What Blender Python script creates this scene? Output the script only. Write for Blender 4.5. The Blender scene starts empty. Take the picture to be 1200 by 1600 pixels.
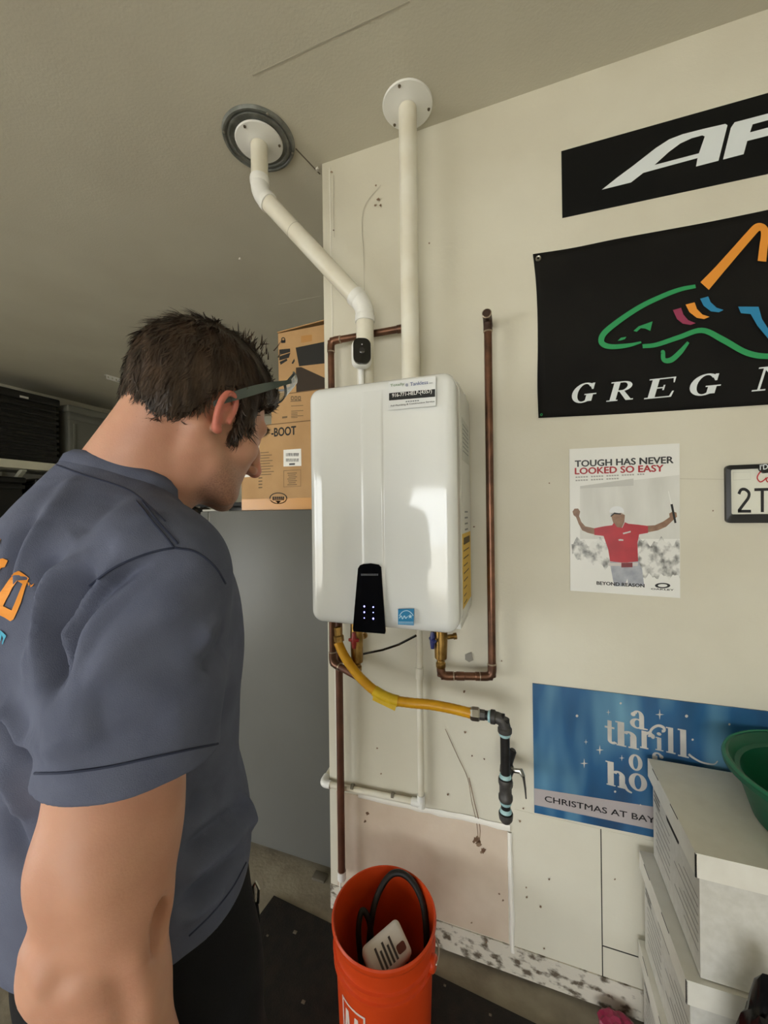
import bpy, bmesh, math, random
import numpy as np
from mathutils import Vector, Matrix
from mathutils.geometry import tessellate_polygon
from mathutils.bvhtree import BVHTree

random.seed(7); np.random.seed(7)
S = bpy.context.scene
COL = S.collection

# ------------------------------------------------------------------ camera
FPX = 610.0                       # focal length in pixels of the 1200x1600 frame
TH = math.radians(19.5)           # camera looks this far left of the wall's normal
ROLL = math.radians(0.7)
CAM = Vector((0, 0, 1.55))
_f = Vector((-math.sin(TH), math.cos(TH), 0))
_r0 = Vector((math.cos(TH), math.sin(TH), 0))
_u0 = Vector((0, 0, 1))
CR = _r0 * math.cos(ROLL) - _u0 * math.sin(ROLL)
CU = _u0 * math.cos(ROLL) + _r0 * math.sin(ROLL)
CF = _f
cd = bpy.data.cameras.new('camera')
cd.sensor_fit = 'VERTICAL'; cd.sensor_height = 32.0; cd.lens = 32.0 * FPX / 1600.0
cd.clip_start = 0.02; cd.clip_end = 200
cam = bpy.data.objects.new('camera', cd); COL.objects.link(cam)
cam.matrix_world = Matrix(((CR.x, CU.x, -CF.x, CAM.x), (CR.y, CU.y, -CF.y, CAM.y),
                           (CR.z, CU.z, -CF.z, CAM.z), (0, 0, 0, 1)))
S.camera = cam

# ------------------------------------------------------------------ world, sun, exposure
S.view_settings.view_transform = 'Standard'
S.view_settings.look = 'None'
S.view_settings.gamma = 1.0
S.view_settings.use_curve_mapping = False
S.view_settings.exposure = 0.40
w = bpy.data.worlds.new('sky'); S.world = w; w.use_nodes = True
bg = w.node_tree.nodes['Background']
bg.inputs['Color'].default_value = (0.93, 0.96, 0.97, 1); bg.inputs['Strength'].default_value = 6.0
sl = bpy.data.lights.new('sun', 'SUN'); sl.energy = 9.0; sl.angle = 0.009; sl.color = (1, 0.95, 0.86)
so = bpy.data.objects.new('sun', sl); COL.objects.link(so)
so.rotation_euler = (math.radians(38), math.radians(8), 0)     # high, from behind the open garage door
DOOR_X0, DOOR_X1, DOOR_Z, DOOR_Y = -2.25, 1.3, 1.95, -4.6      # rear door opening
SIDE_Y0, SIDE_Y1, SIDE_Z, SIDE_X = -4.2, -0.9, 2.2, -5.0           # opening in the left wall
for (lc, sx, sz, rot) in (((0.5 * (DOOR_X0 + DOOR_X1), DOOR_Y - 0.05, DOOR_Z / 2), DOOR_X1 - DOOR_X0, DOOR_Z, (math.radians(90), 0, 0)),
                          ((SIDE_X - 0.05, 0.5 * (SIDE_Y0 + SIDE_Y1), SIDE_Z / 2), SIDE_Y1 - SIDE_Y0, SIDE_Z, (math.radians(90), 0, math.radians(-90)))):
    pl = bpy.data.lights.new('door_portal', 'AREA'); pl.shape = 'RECTANGLE'; pl.size = sx; pl.size_y = sz; pl.cycles.is_portal = True
    po = bpy.data.objects.new('door_portal', pl); COL.objects.link(po); po.location = lc; po.rotation_euler = rot

# ------------------------------------------------------------------ pixel rays -> points in the room
def ray(u, v): return CF + CR * ((u - 600) / FPX) + CU * ((800 - v) / FPX)
def at_y(u, v, Y): d = ray(u, v); return CAM + d * ((Y - CAM.y) / d.y)
def at_x(u, v, X): d = ray(u, v); return CAM + d * ((X - CAM.x) / d.x)
def at_z(u, v, Z): d = ray(u, v); return CAM + d * ((Z - CAM.z) / d.z)
def at_d(u, v, D): return CAM + ray(u, v) * D

# ------------------------------------------------------------------ materials
def srgb(c):
    return tuple(((x / 255) / 12.92 if x / 255 <= 0.04045 else ((x / 255 + 0.055) / 1.055) ** 2.4) for x in c) + (1.0,)
MATS = {}
def mat(name, rgb, rough=0.5, metal=0.0, rgb2=None, scale=8.0, detail=4.0, bump=0.0, bscale=60.0, coat=0.0,
        trans=0.0, emit=0.0, sss=0.0, spec=0.5, lo=0.35, hi=0.65, stretch=None, ior=1.45, alpha=1.0):
    if name in MATS: return MATS[name]
    m = bpy.data.materials.new(name); m.use_nodes = True
    nt = m.node_tree; b = nt.nodes['Principled BSDF']
    b.inputs['Roughness'].default_value = rough; b.inputs['Metallic'].default_value = metal
    b.inputs['Coat Weight'].default_value = coat; b.inputs['Coat Roughness'].default_value = 0.06
    b.inputs['Transmission Weight'].default_value = trans; b.inputs['IOR'].default_value = ior
    b.inputs['Specular IOR Level'].default_value = spec; b.inputs['Alpha'].default_value = alpha
    if sss:
        b.inputs['Subsurface Weight'].default_value = sss
        b.inputs['Subsurface Radius'].default_value = (0.012, 0.005, 0.003); b.inputs['Subsurface Scale'].default_value = 0.6
    c = srgb(rgb); b.inputs['Base Color'].default_value = c
    if emit:
        b.inputs['Emission Color'].default_value = c; b.inputs['Emission Strength'].default_value = emit
    if rgb2 is not None or bump:
        tc = nt.nodes.new('ShaderNodeTexCoord'); src = tc.outputs['Object']
        if stretch:
            mp = nt.nodes.new('ShaderNodeMapping'); mp.inputs['Scale'].default_value = stretch
            nt.links.new(src, mp.inputs['Vector']); src = mp.outputs['Vector']
    if rgb2 is not None:
        n = nt.nodes.new('ShaderNodeTexNoise'); n.inputs['Scale'].default_value = scale; n.inputs['Detail'].default_value = detail
        nt.links.new(src, n.inputs['Vector'])
        r = nt.nodes.new('ShaderNodeValToRGB')
        r.color_ramp.elements[0].position = lo; r.color_ramp.elements[0].color = c
        r.color_ramp.elements[1].position = hi; r.color_ramp.elements[1].color = srgb(rgb2)
        nt.links.new(n.outputs['Fac'], r.inputs['Fac']); nt.links.new(r.outputs['Color'], b.inputs['Base Color'])
    if bump:
        n2 = nt.nodes.new('ShaderNodeTexNoise'); n2.inputs['Scale'].default_value = bscale; n2.inputs['Detail'].default_value = 3
        nt.links.new(src, n2.inputs['Vector'])
        bp = nt.nodes.new('ShaderNodeBump'); bp.inputs['Strength'].default_value = bump; bp.inputs['Distance'].default_value = 0.004
        nt.links.new(n2.outputs['Fac'], bp.inputs['Height']); nt.links.new(bp.outputs['Normal'], b.inputs['Normal'])
    MATS[name] = m
    return m

# ------------------------------------------------------------------ mesh helpers
def link_mesh(name, verts, faces, m, parent=None, smooth=False, angle=35):
    me = bpy.data.meshes.new(name); me.from_pydata([tuple(v) for v in verts], [], [tuple(f) for f in faces]); me.update()
    if smooth:
        me.shade_smooth()
        if angle < 180: me.set_sharp_from_angle(angle=math.radians(angle))
    me.materials.append(m)
    o = bpy.data.objects.new(name, me); COL.objects.link(o)
    if parent is not None: adopt(o, parent)
    return o
def adopt(o, parent):
    o.parent = parent; o.matrix_parent_inverse = world_of(parent).inverted()
def world_of(o):
    m = Matrix.LocRotScale(o.location, o.rotation_euler, o.scale)
    if o.parent is not None: m = world_of(o.parent) @ o.matrix_parent_inverse @ m
    return m
def tag(o, label, cat, group=None, kind=None):
    if label: o['label'] = label
    if cat: o['category'] = cat
    if group: o['group'] = group
    if kind: o['kind'] = kind
    return o
def thing(name, loc, label, cat, group=None):
    o = bpy.data.objects.new(name, None); COL.objects.link(o); o.location = loc; o.empty_display_size = 0.05
    return tag(o, label, cat, group)
def frame_for(d):
    d = Vector(d).normalized()
    a = Vector((0, 0, 1)) if abs(d.z) < 0.9 else Vector((1, 0, 0))
    x = a.cross(d).normalized(); y = d.cross(x)
    return x, y, d
class MB:
    def __init__(s): s.v = []; s.f = []
    def add(s, vs, fs):
        o = len(s.v); s.v += [Vector(v) for v in vs]; s.f += [tuple(i + o for i in f) for f in fs]; return s
    def box(s, lo, hi):
        (a, b, c), (d, e, g) = lo, hi
        return s.add([(a, b, c), (d, b, c), (d, e, c), (a, e, c), (a, b, g), (d, b, g), (d, e, g), (a, e, g)],
                     [(0, 3, 2, 1), (4, 5, 6, 7), (0, 1, 5, 4), (1, 2, 6, 5), (2, 3, 7, 6), (3, 0, 4, 7)])
    def obox(s, c, ex, ey, ez, hx, hy, hz):
        c = Vector(c); ex, ey, ez = Vector(ex) * hx, Vector(ey) * hy, Vector(ez) * hz
        return s.add([c + ex * i + ey * j + ez * k for k in (-1, 1) for i, j in ((-1, -1), (1, -1), (1, 1), (-1, 1))],
                     [(0, 3, 2, 1), (4, 5, 6, 7), (0, 1, 5, 4), (1, 2, 6, 5), (2, 3, 7, 6), (3, 0, 4, 7)])
    def rbox(s, lo, hi, r, seg=3, M=None):
        bm = bmesh.new(); bmesh.ops.create_cube(bm, size=1)
        for v in bm.verts:
            v.co = Vector([lo[i] + (v.co[i] + 0.5) * (hi[i] - lo[i]) for i in range(3)])
        bmesh.ops.bevel(bm, geom=list(bm.edges), offset=r, segments=seg, profile=0.5, affect='EDGES')
        if M is not None: bmesh.ops.transform(bm, matrix=M, verts=bm.verts)
        bm.verts.index_update()
        s.add([v.co.copy() for v in bm.verts], [[v.index for v in f.verts] for f in bm.faces]); bm.free(); return s
    def tube(s, pts, r, n=14, caps=True, closed=False):
        pts = [Vector(p) for p in pts]; m = len(pts)
        rr = r if isinstance(r, (list, tuple)) else [r] * m
        x = None; vs = []; fs = []
        for i, p in enumerate(pts):
            if closed: d = pts[(i + 1) % m] - pts[i - 1]
            else: d = (pts[min(i + 1, m - 1)] - pts[max(i - 1, 0)])
            if d.length < 1e-9: d = Vector((0, 0, 1))
            d.normalize()
            if x is None: x, _, _ = frame_for(d)
            x = (x - d * x.dot(d)).normalized(); y = d.cross(x)
            for k in range(n):
                a = 2 * math.pi * k / n
                vs.append(p + (x * math.cos(a) + y * math.sin(a)) * rr[i])
        for i in range(m if closed else m - 1):
            j = (i + 1) % m
            for k in range(n):
                fs.append((i * n + k, i * n + (k + 1) % n, j * n + (k + 1) % n, j * n + k))
        if caps and not closed:
            fs.append(tuple(range(n - 1, -1, -1))); fs.append(tuple((m - 1) * n + k for k in range(n)))
        return s.add(vs, fs)
    def lathe(s, prof, o, axis=(0, 0, 1), n=40):
        x, y, d = frame_for(axis); o = Vector(o); vs = []; fs = []; m = len(prof)
        for r, h in prof:
            for k in range(n):
                a = 2 * math.pi * k / n
                vs.append(o + d * h + (x * math.cos(a) + y * math.sin(a)) * max(r, 1e-5))
        for i in range(m - 1):
            for k in range(n):
                fs.append((i * n + k, i * n + (k + 1) % n, (i + 1) * n + (k + 1) % n, (i + 1) * n + k))
        return s.add(vs, fs)
    def poly(s, loops, F, th=0.0004):
        """flat piece: 2-D loops (first outer, rest holes) mapped by F(x, y, h); h = height over the sheet"""
        L3 = [[Vector((p[0], p[1], 0)) for p in lp] for lp in loops]
        flat = [p for lp in L3 for p in lp]
        tris = tessellate_polygon(L3)
        top = [F(p.x, p.y, th) for p in flat]
        nrm = F(0, 0, 1) - F(0, 0, 0)
        fs = []
        for t in tris:
            a, b, c = (top[i] for i in t)
            fs.append(tuple(t) if (b - a).cross(c - a).dot(nrm) > 0 else (t[0], t[2], t[1]))
        return s.add(top, fs)
    def slab(s, loop, F, th):
        """a sheet with thickness"""
        n = len(loop)
        vs = [F(p[0], p[1], 0) for p in loop] + [F(p[0], p[1], th) for p in loop]
        nrm = F(0, 0, 1) - F(0, 0, 0)
        up = sum(((vs[n + i]).cross(vs[n + (i + 1) % n]) for i in range(n)), Vector())
        c = tuple(range(n, 2 * n)); b = tuple(range(n - 1, -1, -1))
        side = [(i, (i + 1) % n, n + (i + 1) % n, n + i) for i in range(n)]
        a0 = vs[n]
        area = sum(((vs[n + i] - a0).cross(vs[n + (i + 1) % n] - a0) for i in range(n)), Vector())
        if area.dot(nrm) < 0:
            c = c[::-1]; b = b[::-1]; side = [q[::-1] for q in side]
        return s.add(vs, [c, b] + side)
    def build(s, name, m, parent=None, smooth=False, angle=35):
        return link_mesh(name, s.v, s.f, m, parent, smooth, angle)
def ribbon(pts, wd):
    """2-D outline of a stroke with a width at each point"""
    n = len(pts); L = []; R = []
    ww = wd if isinstance(wd, (list, tuple)) else [wd] * n
    for i in range(n):
        a = pts[max(i - 1, 0)]; b = pts[min(i + 1, n - 1)]
        dx, dy = b[0] - a[0], b[1] - a[1]; l = math.hypot(dx, dy) or 1
        nx, ny = -dy / l * ww[i] / 2, dx / l * ww[i] / 2
        L.append((pts[i][0] + nx, pts[i][1] + ny)); R.append((pts[i][0] - nx, pts[i][1] - ny))
    return L + R[::-1]
def smooth_line(pts, n=6, closed=False):
    """Catmull-Rom through points (tuples of any size)"""
    P = [np.array(p, float) for p in pts]; out = []; m = len(P)
    for i in range(m if closed else m - 1):
        p1, p2 = P[i], P[(i + 1) % m]
        p0 = P[i - 1] if (i > 0 or closed) else 2 * p1 - p2
        p3 = P[(i + 2) % m] if (i + 2 < m or closed) else 2 * p2 - p1
        for k in range(n):
            t = k / n
            out.append(tuple(0.5 * (2 * p1 + (p2 - p0) * t + (2 * p0 - 5 * p1 + 4 * p2 - p3) * t * t + (3 * p1 - p0 - 3 * p2 + p3) * t ** 3)))
    if not closed: out.append(tuple(P[-1]))
    return out
def rrect(x0, z0, x1, z1, r, n=5):
    P = []
    for (cx, cz_, a0) in ((x1 - r, z1 - r, 0), (x0 + r, z1 - r, 90), (x0 + r, z0 + r, 180), (x1 - r, z0 + r, 270)):
        P += [(cx + r * math.cos(math.radians(a0 + 90 * k / n)), cz_ + r * math.sin(math.radians(a0 + 90 * k / n))) for k in range(n + 1)]
    return P
def ell(cx, cy, rx, ry, n=28, a0=0, a1=360):
    full = abs(a1 - a0) >= 360
    return [(cx + rx * math.cos(math.radians(a0 + (a1 - a0) * k / (n if full else n - 1))),
             cy + ry * math.sin(math.radians(a0 + (a1 - a0) * k / (n if full else n - 1)))) for k in range(n)]
def plane_F(O, ex, ey, off=0.0):
    O, ex, ey = Vector(O), Vector(ex), Vector(ey); n = ex.cross(ey).normalized()
    return lambda x, y, h=0.0: O + ex * x + ey * y + n * (h + off)
def pix_F(Y, off=0.0):
    """pixel outline -> the vertical sheet at depth Y parallel to the heater wall; h lifts towards the room"""
    def F(u, v, h=0.0):
        p = at_y(u, v, Y); return Vector((p.x, p.y - h - off, p.z))
    return F
def text_tris(body, bold=0.0, res=3):
    cu = bpy.data.curves.new('lettering', 'FONT'); cu.body = body; cu.offset = bold; cu.resolution_u = res
    ob = bpy.data.objects.new('lettering', cu); COL.objects.link(ob)
    dg = bpy.context.evaluated_depsgraph_get(); dg.update()
    me = bpy.data.meshes.new_from_object(ob.evaluated_get(dg))
    V = [(v.co.x, v.co.y) for v in me.vertices]; Fc = [tuple(p.vertices) for p in me.polygons]
    bpy.data.objects.remove(ob); bpy.data.curves.remove(cu); bpy.data.meshes.remove(me)
    return V, Fc
def text_into(mb, body, F, x0, y0, x1, y1, h=0.0004, bold=0.0, shear=0.0):
    """lettering fitted to the box (x0,y0)-(x1,y1) of the sheet F (y up)"""
    V, Fc = text_tris(body, 0.0)
    if bold:                                   # heavier strokes: the outline repeated a hair apart
        n0_ = len(V); sh_ = [(bold, 0), (-bold, 0), (0, bold * .7), (0, -bold * .7)]
        V0, F0_ = V, Fc; V = []; Fc = []; lev = []
        for i_, (dx_, dy_) in enumerate(sh_):
            V += [(p[0] + dx_, p[1] + dy_) for p in V0]; Fc += [tuple(j + i_ * n0_ for j in f) for f in F0_]; lev += [i_ * .00008] * n0_
    else: lev = [0.0] * len(V)
    xs = [p[0] for p in V]; ys = [p[1] for p in V]
    ax, ay = min(xs), min(ys); sx = (x1 - x0) / (max(xs) - ax); sy = (y1 - y0) / (max(ys) - ay)
    vs = [F(x0 + (p[0] - ax) * sx + shear * (p[1] - ay) * sy, y0 + (p[1] - ay) * sy, h + lev[i]) for i, p in enumerate(V)]
    nrm = F(0, 0, 1) - F(0, 0, 0); fs = []
    for f in Fc:
        a, b, c = vs[f[0]], vs[f[1]], vs[f[2]]
        fs.append(f if (b - a).cross(c - a).dot(nrm) >= 0 else f[::-1])
    mb.add(vs, fs)
# ------------------------------------------------------------------ the garage
YW = 1.36          # heater wall
CEIL = 2.91
XC = -0.72         # where the heater wall ends
XL, XR, YB, YR = -5.0, 2.4, 4.6, DOOR_Y
def struct(o, label=None):
    o['kind'] = 'structure'
    if label: o['label'] = label
    return o
M_wall = mat('wall_paint', (217, 213, 197), 0.6, rgb2=(210, 205, 188), scale=3.0, bump=0.12, bscale=90, spec=0.35)
M_ceil = mat('ceiling_paint', (206, 202, 186), 0.8, rgb2=(199, 194, 178), scale=2.0, bump=0.15, bscale=120, spec=0.2)
M_conc = mat('concrete', (152, 144, 126), 0.85, rgb2=(128, 119, 103), scale=9, detail=8, bump=0.4, bscale=70)
M_drive = mat('driveway_concrete', (205, 202, 194), 0.9, rgb2=(190, 186, 178), scale=3)
M_mat = mat('black_rubber', (30, 24, 17), 0.7, rgb2=(17, 14, 10), scale=30, bump=0.5, bscale=160)
M_dark = mat('gap_dark', (38, 36, 33), 0.9)

struct(MB().box((XL - 0.2, YR - 0.2, -0.15), (XR + 0.2, YB + 0.2, 0)).build('floor', M_conc), 'grey dusty concrete garage floor')
struct(MB().box((XL - 0.2, YR - 0.2, CEIL), (XR + 0.2, YB + 0.2, CEIL + 0.15)).build('ceiling', M_ceil), 'flat painted drywall ceiling of the garage')
struct(MB().box((-14, -16, -0.16), (12, YR - 0.2, -0.02)).box((-14, YR - .2, -0.16), (XL - .2, YB, -0.02)).build('driveway', M_drive), 'pale concrete driveway outside the open garage door')
wf = struct(MB().box((XC, YW, 0.105), (XR, YW + 0.12, CEIL)).build('wall_front', M_wall), 'cream painted garage wall behind the water heater')
struct(MB().box((XC, YW + 0.12, 0), (XC + 0.12, YB, CEIL)).build('wall_corner', M_wall), 'cream wall return running back behind the fridge')
struct(MB().box((XL - 0.15, YR - .15, 0), (XL, SIDE_Y0, CEIL)).box((XL - 0.15, SIDE_Y1, 0), (XL, YB, CEIL)).box((XL - 0.15, SIDE_Y0, SIDE_Z), (XL, SIDE_Y1, CEIL)).build('wall_left', M_wall), 'far left garage wall behind the shelf')
struct(MB().box((XL, YB, 0), (XC + 0.12, YB + 0.15, CEIL)).build('wall_back', M_wall), 'far back garage wall')
struct(MB().box((XR, YR, 0), (XR + 0.15, YW + 0.12, CEIL)).build('wall_right', M_wall), 'right garage wall')
wr = MB().box((XL, YR - 0.15, 0), (DOOR_X0, YR, CEIL)).box((DOOR_X1, YR - 0.15, 0), (XR + 0.15, YR, CEIL)).box((DOOR_X0, YR - 0.15, DOOR_Z), (DOOR_X1, YR, CEIL))
struct(wr.build('wall_rear', M_wall), 'garage wall with the open door')

# ceiling drywall joints: shallow strips of tape proud of the board
M_tape = M_ceil
for (a, b, wd) in (((395, 118), (640, 2), 0.0022), ((436, 477), (506, 463), 0.012)):
    p, q = at_z(*a, CEIL), at_z(*b, CEIL); d = (q - p); L = d.length; d.normalize(); e = Vector((0, 0, 1)).cross(d)
    struct(MB().obox((p + q) / 2 - Vector((0, 0, 0.0005)), d, e, (0, 0, 1), L / 2, wd, 0.0007).build('trim_1', mat('crease', (176, 170, 155), .85) if wd < .005 else M_tape, bpy.data.objects['ceiling']))
# crack beside the metal collar
p, q = at_z(462, 232, CEIL), at_z(500, 272, CEIL); d = q - p; L = d.length; d.normalize()
MB().obox((p + q) / 2, d, Vector((0, 0, 1)).cross(d), (0, 0, 1), L / 2, 0.0022, 0.0012).build('ceiling_crack', mat('crack', (120, 112, 100), 0.9), bpy.data.objects['ceiling'])
for (u, v) in ((375, 403), (496, 262)):
    p = at_z(u, v, CEIL)
    o = MB().lathe([(0.0, -0.012), (0.006, -0.011), (0.008, -0.006), (0.004, -0.003), (0.004, 0)], p, (0, 0, 1), 10).build('nail_head', mat('nail_white', (205, 200, 188), 0.5), bpy.data.objects['ceiling'], True)

# lower wall: stem wall band with chipped paint, patched drywall panel, caulk lines, plank panels
M_stem = mat('chipped_paint', (206, 200, 186), 0.8, rgb2=(96, 86, 72), scale=26, detail=9, lo=0.50, hi=0.62, bump=0.6, bscale=50, stretch=(1, 1, 1.6))
st = MB().box((XC, YW - 0.004, 0.012), (XR, YW + 0.11, 0.105)).build('baseboard_front', M_stem); struct(st, 'chipped painted concrete stem wall below the cream wall')
M_patch = mat('patch_drywall', (214, 199, 181), 0.75, rgb2=(198, 180, 160), scale=5, detail=6, bump=0.15, bscale=60)
M_caulk = mat('white_caulk', (238, 235, 226), 0.5, bump=0.3, bscale=60)
W = lambda u, v, off=0.0: at_y(u, v, YW - off)
pA, pB = W(541, 1252), W(795, 1480)
zt_l, zt_r = W(545, 1240).z, W(795, 1292).z
pp = MB().slab([(XC + 0.03, 0.11), (pB.x, 0.11), (pB.x, zt_r), (XC + 0.03, zt_l)], plane_F((0, YW, 0), (1, 0, 0), (0, 0, 1)), 0.003)
pp.build('patch_panel', M_patch, wf)
def wavy_strip(p, q, wd, th, n=14):
    P = [p.lerp(q, k / n) for k in range(n + 1)]
    d = (q - p).normalized(); e = Vector((0, -1, 0)).cross(d)
    vs = []; fs = []
    for k, c in enumerate(P):
        a = wd * random.uniform(0.7, 1.25); b = wd * random.uniform(0.7, 1.25)
        vs += [c + e * a, c + e * a * 0.4 + Vector((0, -th, 0)), c - e * b * 0.4 + Vector((0, -th, 0)), c - e * b]
    for k in range(n):
        for j in range(3): fs.append((k * 4 + j, k * 4 + j + 1, (k + 1) * 4 + j + 1, (k + 1) * 4 + j))
    m = MB().add(vs, fs); return m
wavy_strip(W(560, 1243, .003), W(797, 1294, .003), 0.011, 0.003).build('caulk_line', M_caulk, wf, True)
wavy_strip(W(796, 1300, .002), W(801, 1488, .002), 0.008, 0.004).build('caulk_line', M_caulk, wf, True)
wavy_strip(W(523, 1010, .002), W(532, 1395, .002), 0.004, 0.003).build('caulk_line', M_caulk, wf, True)
wavy_strip(W(515, 262, .001), W(520, 575, .001), 0.004, 0.001).build('corner_bead', mat('bead_paint', (226, 222, 208), 0.6), wf, True)
# panels right of the caulk with open joints
x1, x2 = W(805, 1400).x, W(940, 1400).x; zc = W(941, 1477).z
FW = plane_F((0, YW, 0), (1, 0, 0), (0, 0, 1))
for (a, b, c, d) in ((x1, x2 - 0.0015, 0.107, 0.56), (x2 + 0.0015, XR, zc + 0.002, 0.56), (x2 + 0.0015, XR, 0.107, zc - 0.002)):
    MB().slab([(a, c), (b, c), (b, d), (a, d)], FW, 0.001).build('plank_panel', M_wall, wf)
MB().slab([(x2 - 0.0015, 0.03), (x2 + 0.0015, 0.03), (x2 + 0.0015, 0.56), (x2 - 0.0015, 0.56)], FW, 0.0012).build('open_joint', M_dark, wf)
MB().slab([(x2, zc - 0.0018), (XR, zc - 0.0018), (XR, zc + 0.0018), (x2, zc + 0.0018)], FW, 0.0012).build('open_joint', M_dark, wf)
# rusty drips, holes and scuffs on the wall
M_rust = mat('rust_stain', (96, 70, 52), 0.9, rgb2=(150, 128, 106), scale=40)
def scuff(pts, wd, m=M_rust, name='stain'):
    F = pix_F(YW, 0.0037)
    mb = MB(); mb.poly([ribbon(smooth_line(pts, 4), wd if not isinstance(wd, list) else [wd[min(i * len(wd) // (len(pts) * 4), len(wd) - 1)] for i in range((len(pts) - 1) * 4 + 1)])], F, 0.0003)
    return mb.build(name, m, wf)
scuff([(696, 1138), (715, 1180), (731, 1215), (737, 1250), (745, 1285), (748, 1320)], 0.9)
scuff([(733, 1214), (741, 1250), (750, 1290), (749, 1318)], 1.3)
blob = lambda cx, cy, r, n=14: [(cx + r * random.uniform(.45, 1.2) * math.cos(2 * math.pi * k / n), cy + r * random.uniform(.45, 1.2) * math.sin(2 * math.pi * k / n)) for k in range(n)]
F0 = pix_F(YW, 0.0037)
for (u, v, r) in ((748, 1318, 7), (744, 1311, 6), (755, 1328, 5), (727, 1143, 2.2), (590, 1168, 1.8), (596, 1208, 1.4), (575, 1270, 3), (571, 1282, 2.5), (700, 1240, 2), (738, 1180, 1.6), (757, 1185, 1.8),
                  (726, 1080, 2.4), (780, 1395, 1.8), (823, 1400, 2), (822, 1385, 1.4), (845, 1415, 2.2), (858, 1372, 1.6), (786, 1405, 2), (737, 1440, 1.6), (760, 1470, 2), (850, 1480, 1.8), (960, 1372, 1.6),
                  (592, 313, 3), (587, 322, 2.2), (595, 322, 2.0), (588, 291, 1.8), (519, 270, 2.0), (522, 361, 1.5), (671, 381, 1.6), (741, 823, 1.6), (784, 1032, 1.5), (818, 1262, 1.6), (812, 1282, 2.0), (1170, 560, 1.2), (1113, 798, 1.6), (858, 755, 1.3)):
    MB().poly([blob(u, v, r)], F0, 0.0004).build('scuff_mark', M_rust, wf)
# grey square remnant under the heater
MB().poly([[(727, 1022), (737, 1018), (740, 1031), (733, 1034), (727, 1030)]], F0, 0.0004).build('scuff_mark', mat('grey_smear', (150, 146, 136), 0.8), wf)
# thin horizontal mark line at poster height
MB().poly([ribbon([(1062, 748), (1132, 749)], 0.9)], pix_F(YW, 0.0), 0.0004).build('scuff_mark', mat('pencil', (196, 190, 172), 0.8), wf)
for pts in ([(596, 290), (568, 330), (569, 400), (570, 455)], [(522, 275), (522, 330), (523, 372)]):
    scuff(pts, 0.8, mat('hair_crack', (186, 180, 165), 0.8), 'hair_crack')

# floor mat
c0, c1, c2 = at_z(428, 1399, 0.009), at_z(700, 1532, 0.009), at_z(860, 1600, 0.009)
ml = at_z(395, 1460, 0.009)
dx = (c1 - c0); dx.normalize(); dy = Vector((dx.y, -dx.x, 0))
mt = MB(); A = c0; B = c0 + dx * 2.4; Cc = B + dy * 1.5; D = c0 + dy * 1.5
mt.slab([(A.x, A.y), (D.x, D.y), (Cc.x, Cc.y), (B.x, B.y)], lambda x, y, h=0.0: Vector((x, y, 0.001 + h)), 0.008)
tag(mt.build('floor_mat', M_mat), 'black rubber floor mat under the orange bucket', 'mat')
M_deb = mat('debris', (112, 102, 88), 0.9)
for k, (u, v, r) in enumerate(((461, 1457, 0.007), (418, 1462, 0.004), (474, 1566, 0.006), (695, 1540, 0.004), (766, 1586, 0.004))):
    p = at_z(u, v, 0.0092); vs = MB().rbox((p.x - r, p.y - r * .8, p.z), (p.x + r, p.y + r * .8, p.z + r * .35), r * .16, 2)
    tag(vs.build('paint_chip', M_deb, None, True), ['largest pale crumb lying on black mat left of bucket', 'tiny pale crumb on mat beside trousers', 'small pale crumb on mat at the bottom edge left of bucket', 'tiny pale crumb on mat just right of bucket', 'tiny pale crumb on mat towards the stacked white boxes'][k], 'debris', 'crumbs on the floor mat')
# pale scrap by the fridge foot
p = at_z(500, 1372, 0.0)
tag(MB().rbox((p.x - .03, p.y - .02, 0), (p.x + .03, p.y + .02, .012), .004, 2).build('scrap_block', mat('scrap_grey', (92, 86, 74), .9), None, True), 'small grey scrap lying at the foot of the fridge', 'scrap')
# ------------------------------------------------------------------ tankless water heater
HX0, HX1, HY0, HY1, HZ0, HZ1 = -0.603, -0.162, 1.012, 1.345, 1.222, 1.922
M_white = mat('heater_white', (234, 236, 234), 0.09, coat=0.5, spec=0.5)
M_side = mat('heater_side', (222, 223, 219), 0.35)
M_black = mat('gloss_black', (8, 8, 9), 0.12, coat=0.5)
M_brass = mat('brass', (186, 150, 88), 0.32, 1.0, rgb2=(140, 108, 60), scale=30)
M_steel = mat('steel', (170, 168, 160), 0.3, 1.0)
heater = thing('water_heater', ((HX0 + HX1) / 2, HY1, HZ0), 'white wall-mounted tankless water heater with black control panel', 'water heater')
# front cover: rounded-rectangle loft, slightly domed, with two vertical creases
def heater_cover():
    mb = MB(); cx, cz = (HX0 + HX1) / 2, (HZ0 + HZ1) / 2; hx, hz = (HX1 - HX0) / 2, (HZ1 - HZ0) / 2
    def ring(inset, y, r):
        pts = []
        for (sx, sz, a0) in ((1, 1, 0), (-1, 1, 90), (-1, -1, 180), (1, -1, 270)):
            for k in range(7):
                a = math.radians(a0 + 90 * k / 6)
                pts.append(Vector((cx + sx * (hx - inset - r) + r * math.cos(a), y, cz + sz * (hz - inset - r) + r * math.sin(a))))
        return pts
    prof = [(0.004, HY0 + 0.105, 0.032), (0.0, HY0 + 0.103, 0.036), (0.0, HY0 + 0.040, 0.036)]
    for k in range(1, 9):
        a = math.radians(90 * k / 8); prof.append((0.032 * (1 - math.cos(a)), HY0 + 0.040 - 0.030 * math.sin(a), 0.036 - 0.032 * (1 - math.cos(a))))
    vs = []; fs = []
    rings = [ring(*p) for p in prof]; n = len(rings[0])
    for R in rings: vs += R
    for i in range(len(rings) - 1):
        for k in range(n):
            fs.append((i * n + k, (i + 1) * n + k, (i + 1) * n + (k + 1) % n, i * n + (k + 1) % n))
    mb.add(vs, [f[::-1] for f in fs])
    return mb, rings[-1], prof[-1]
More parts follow.
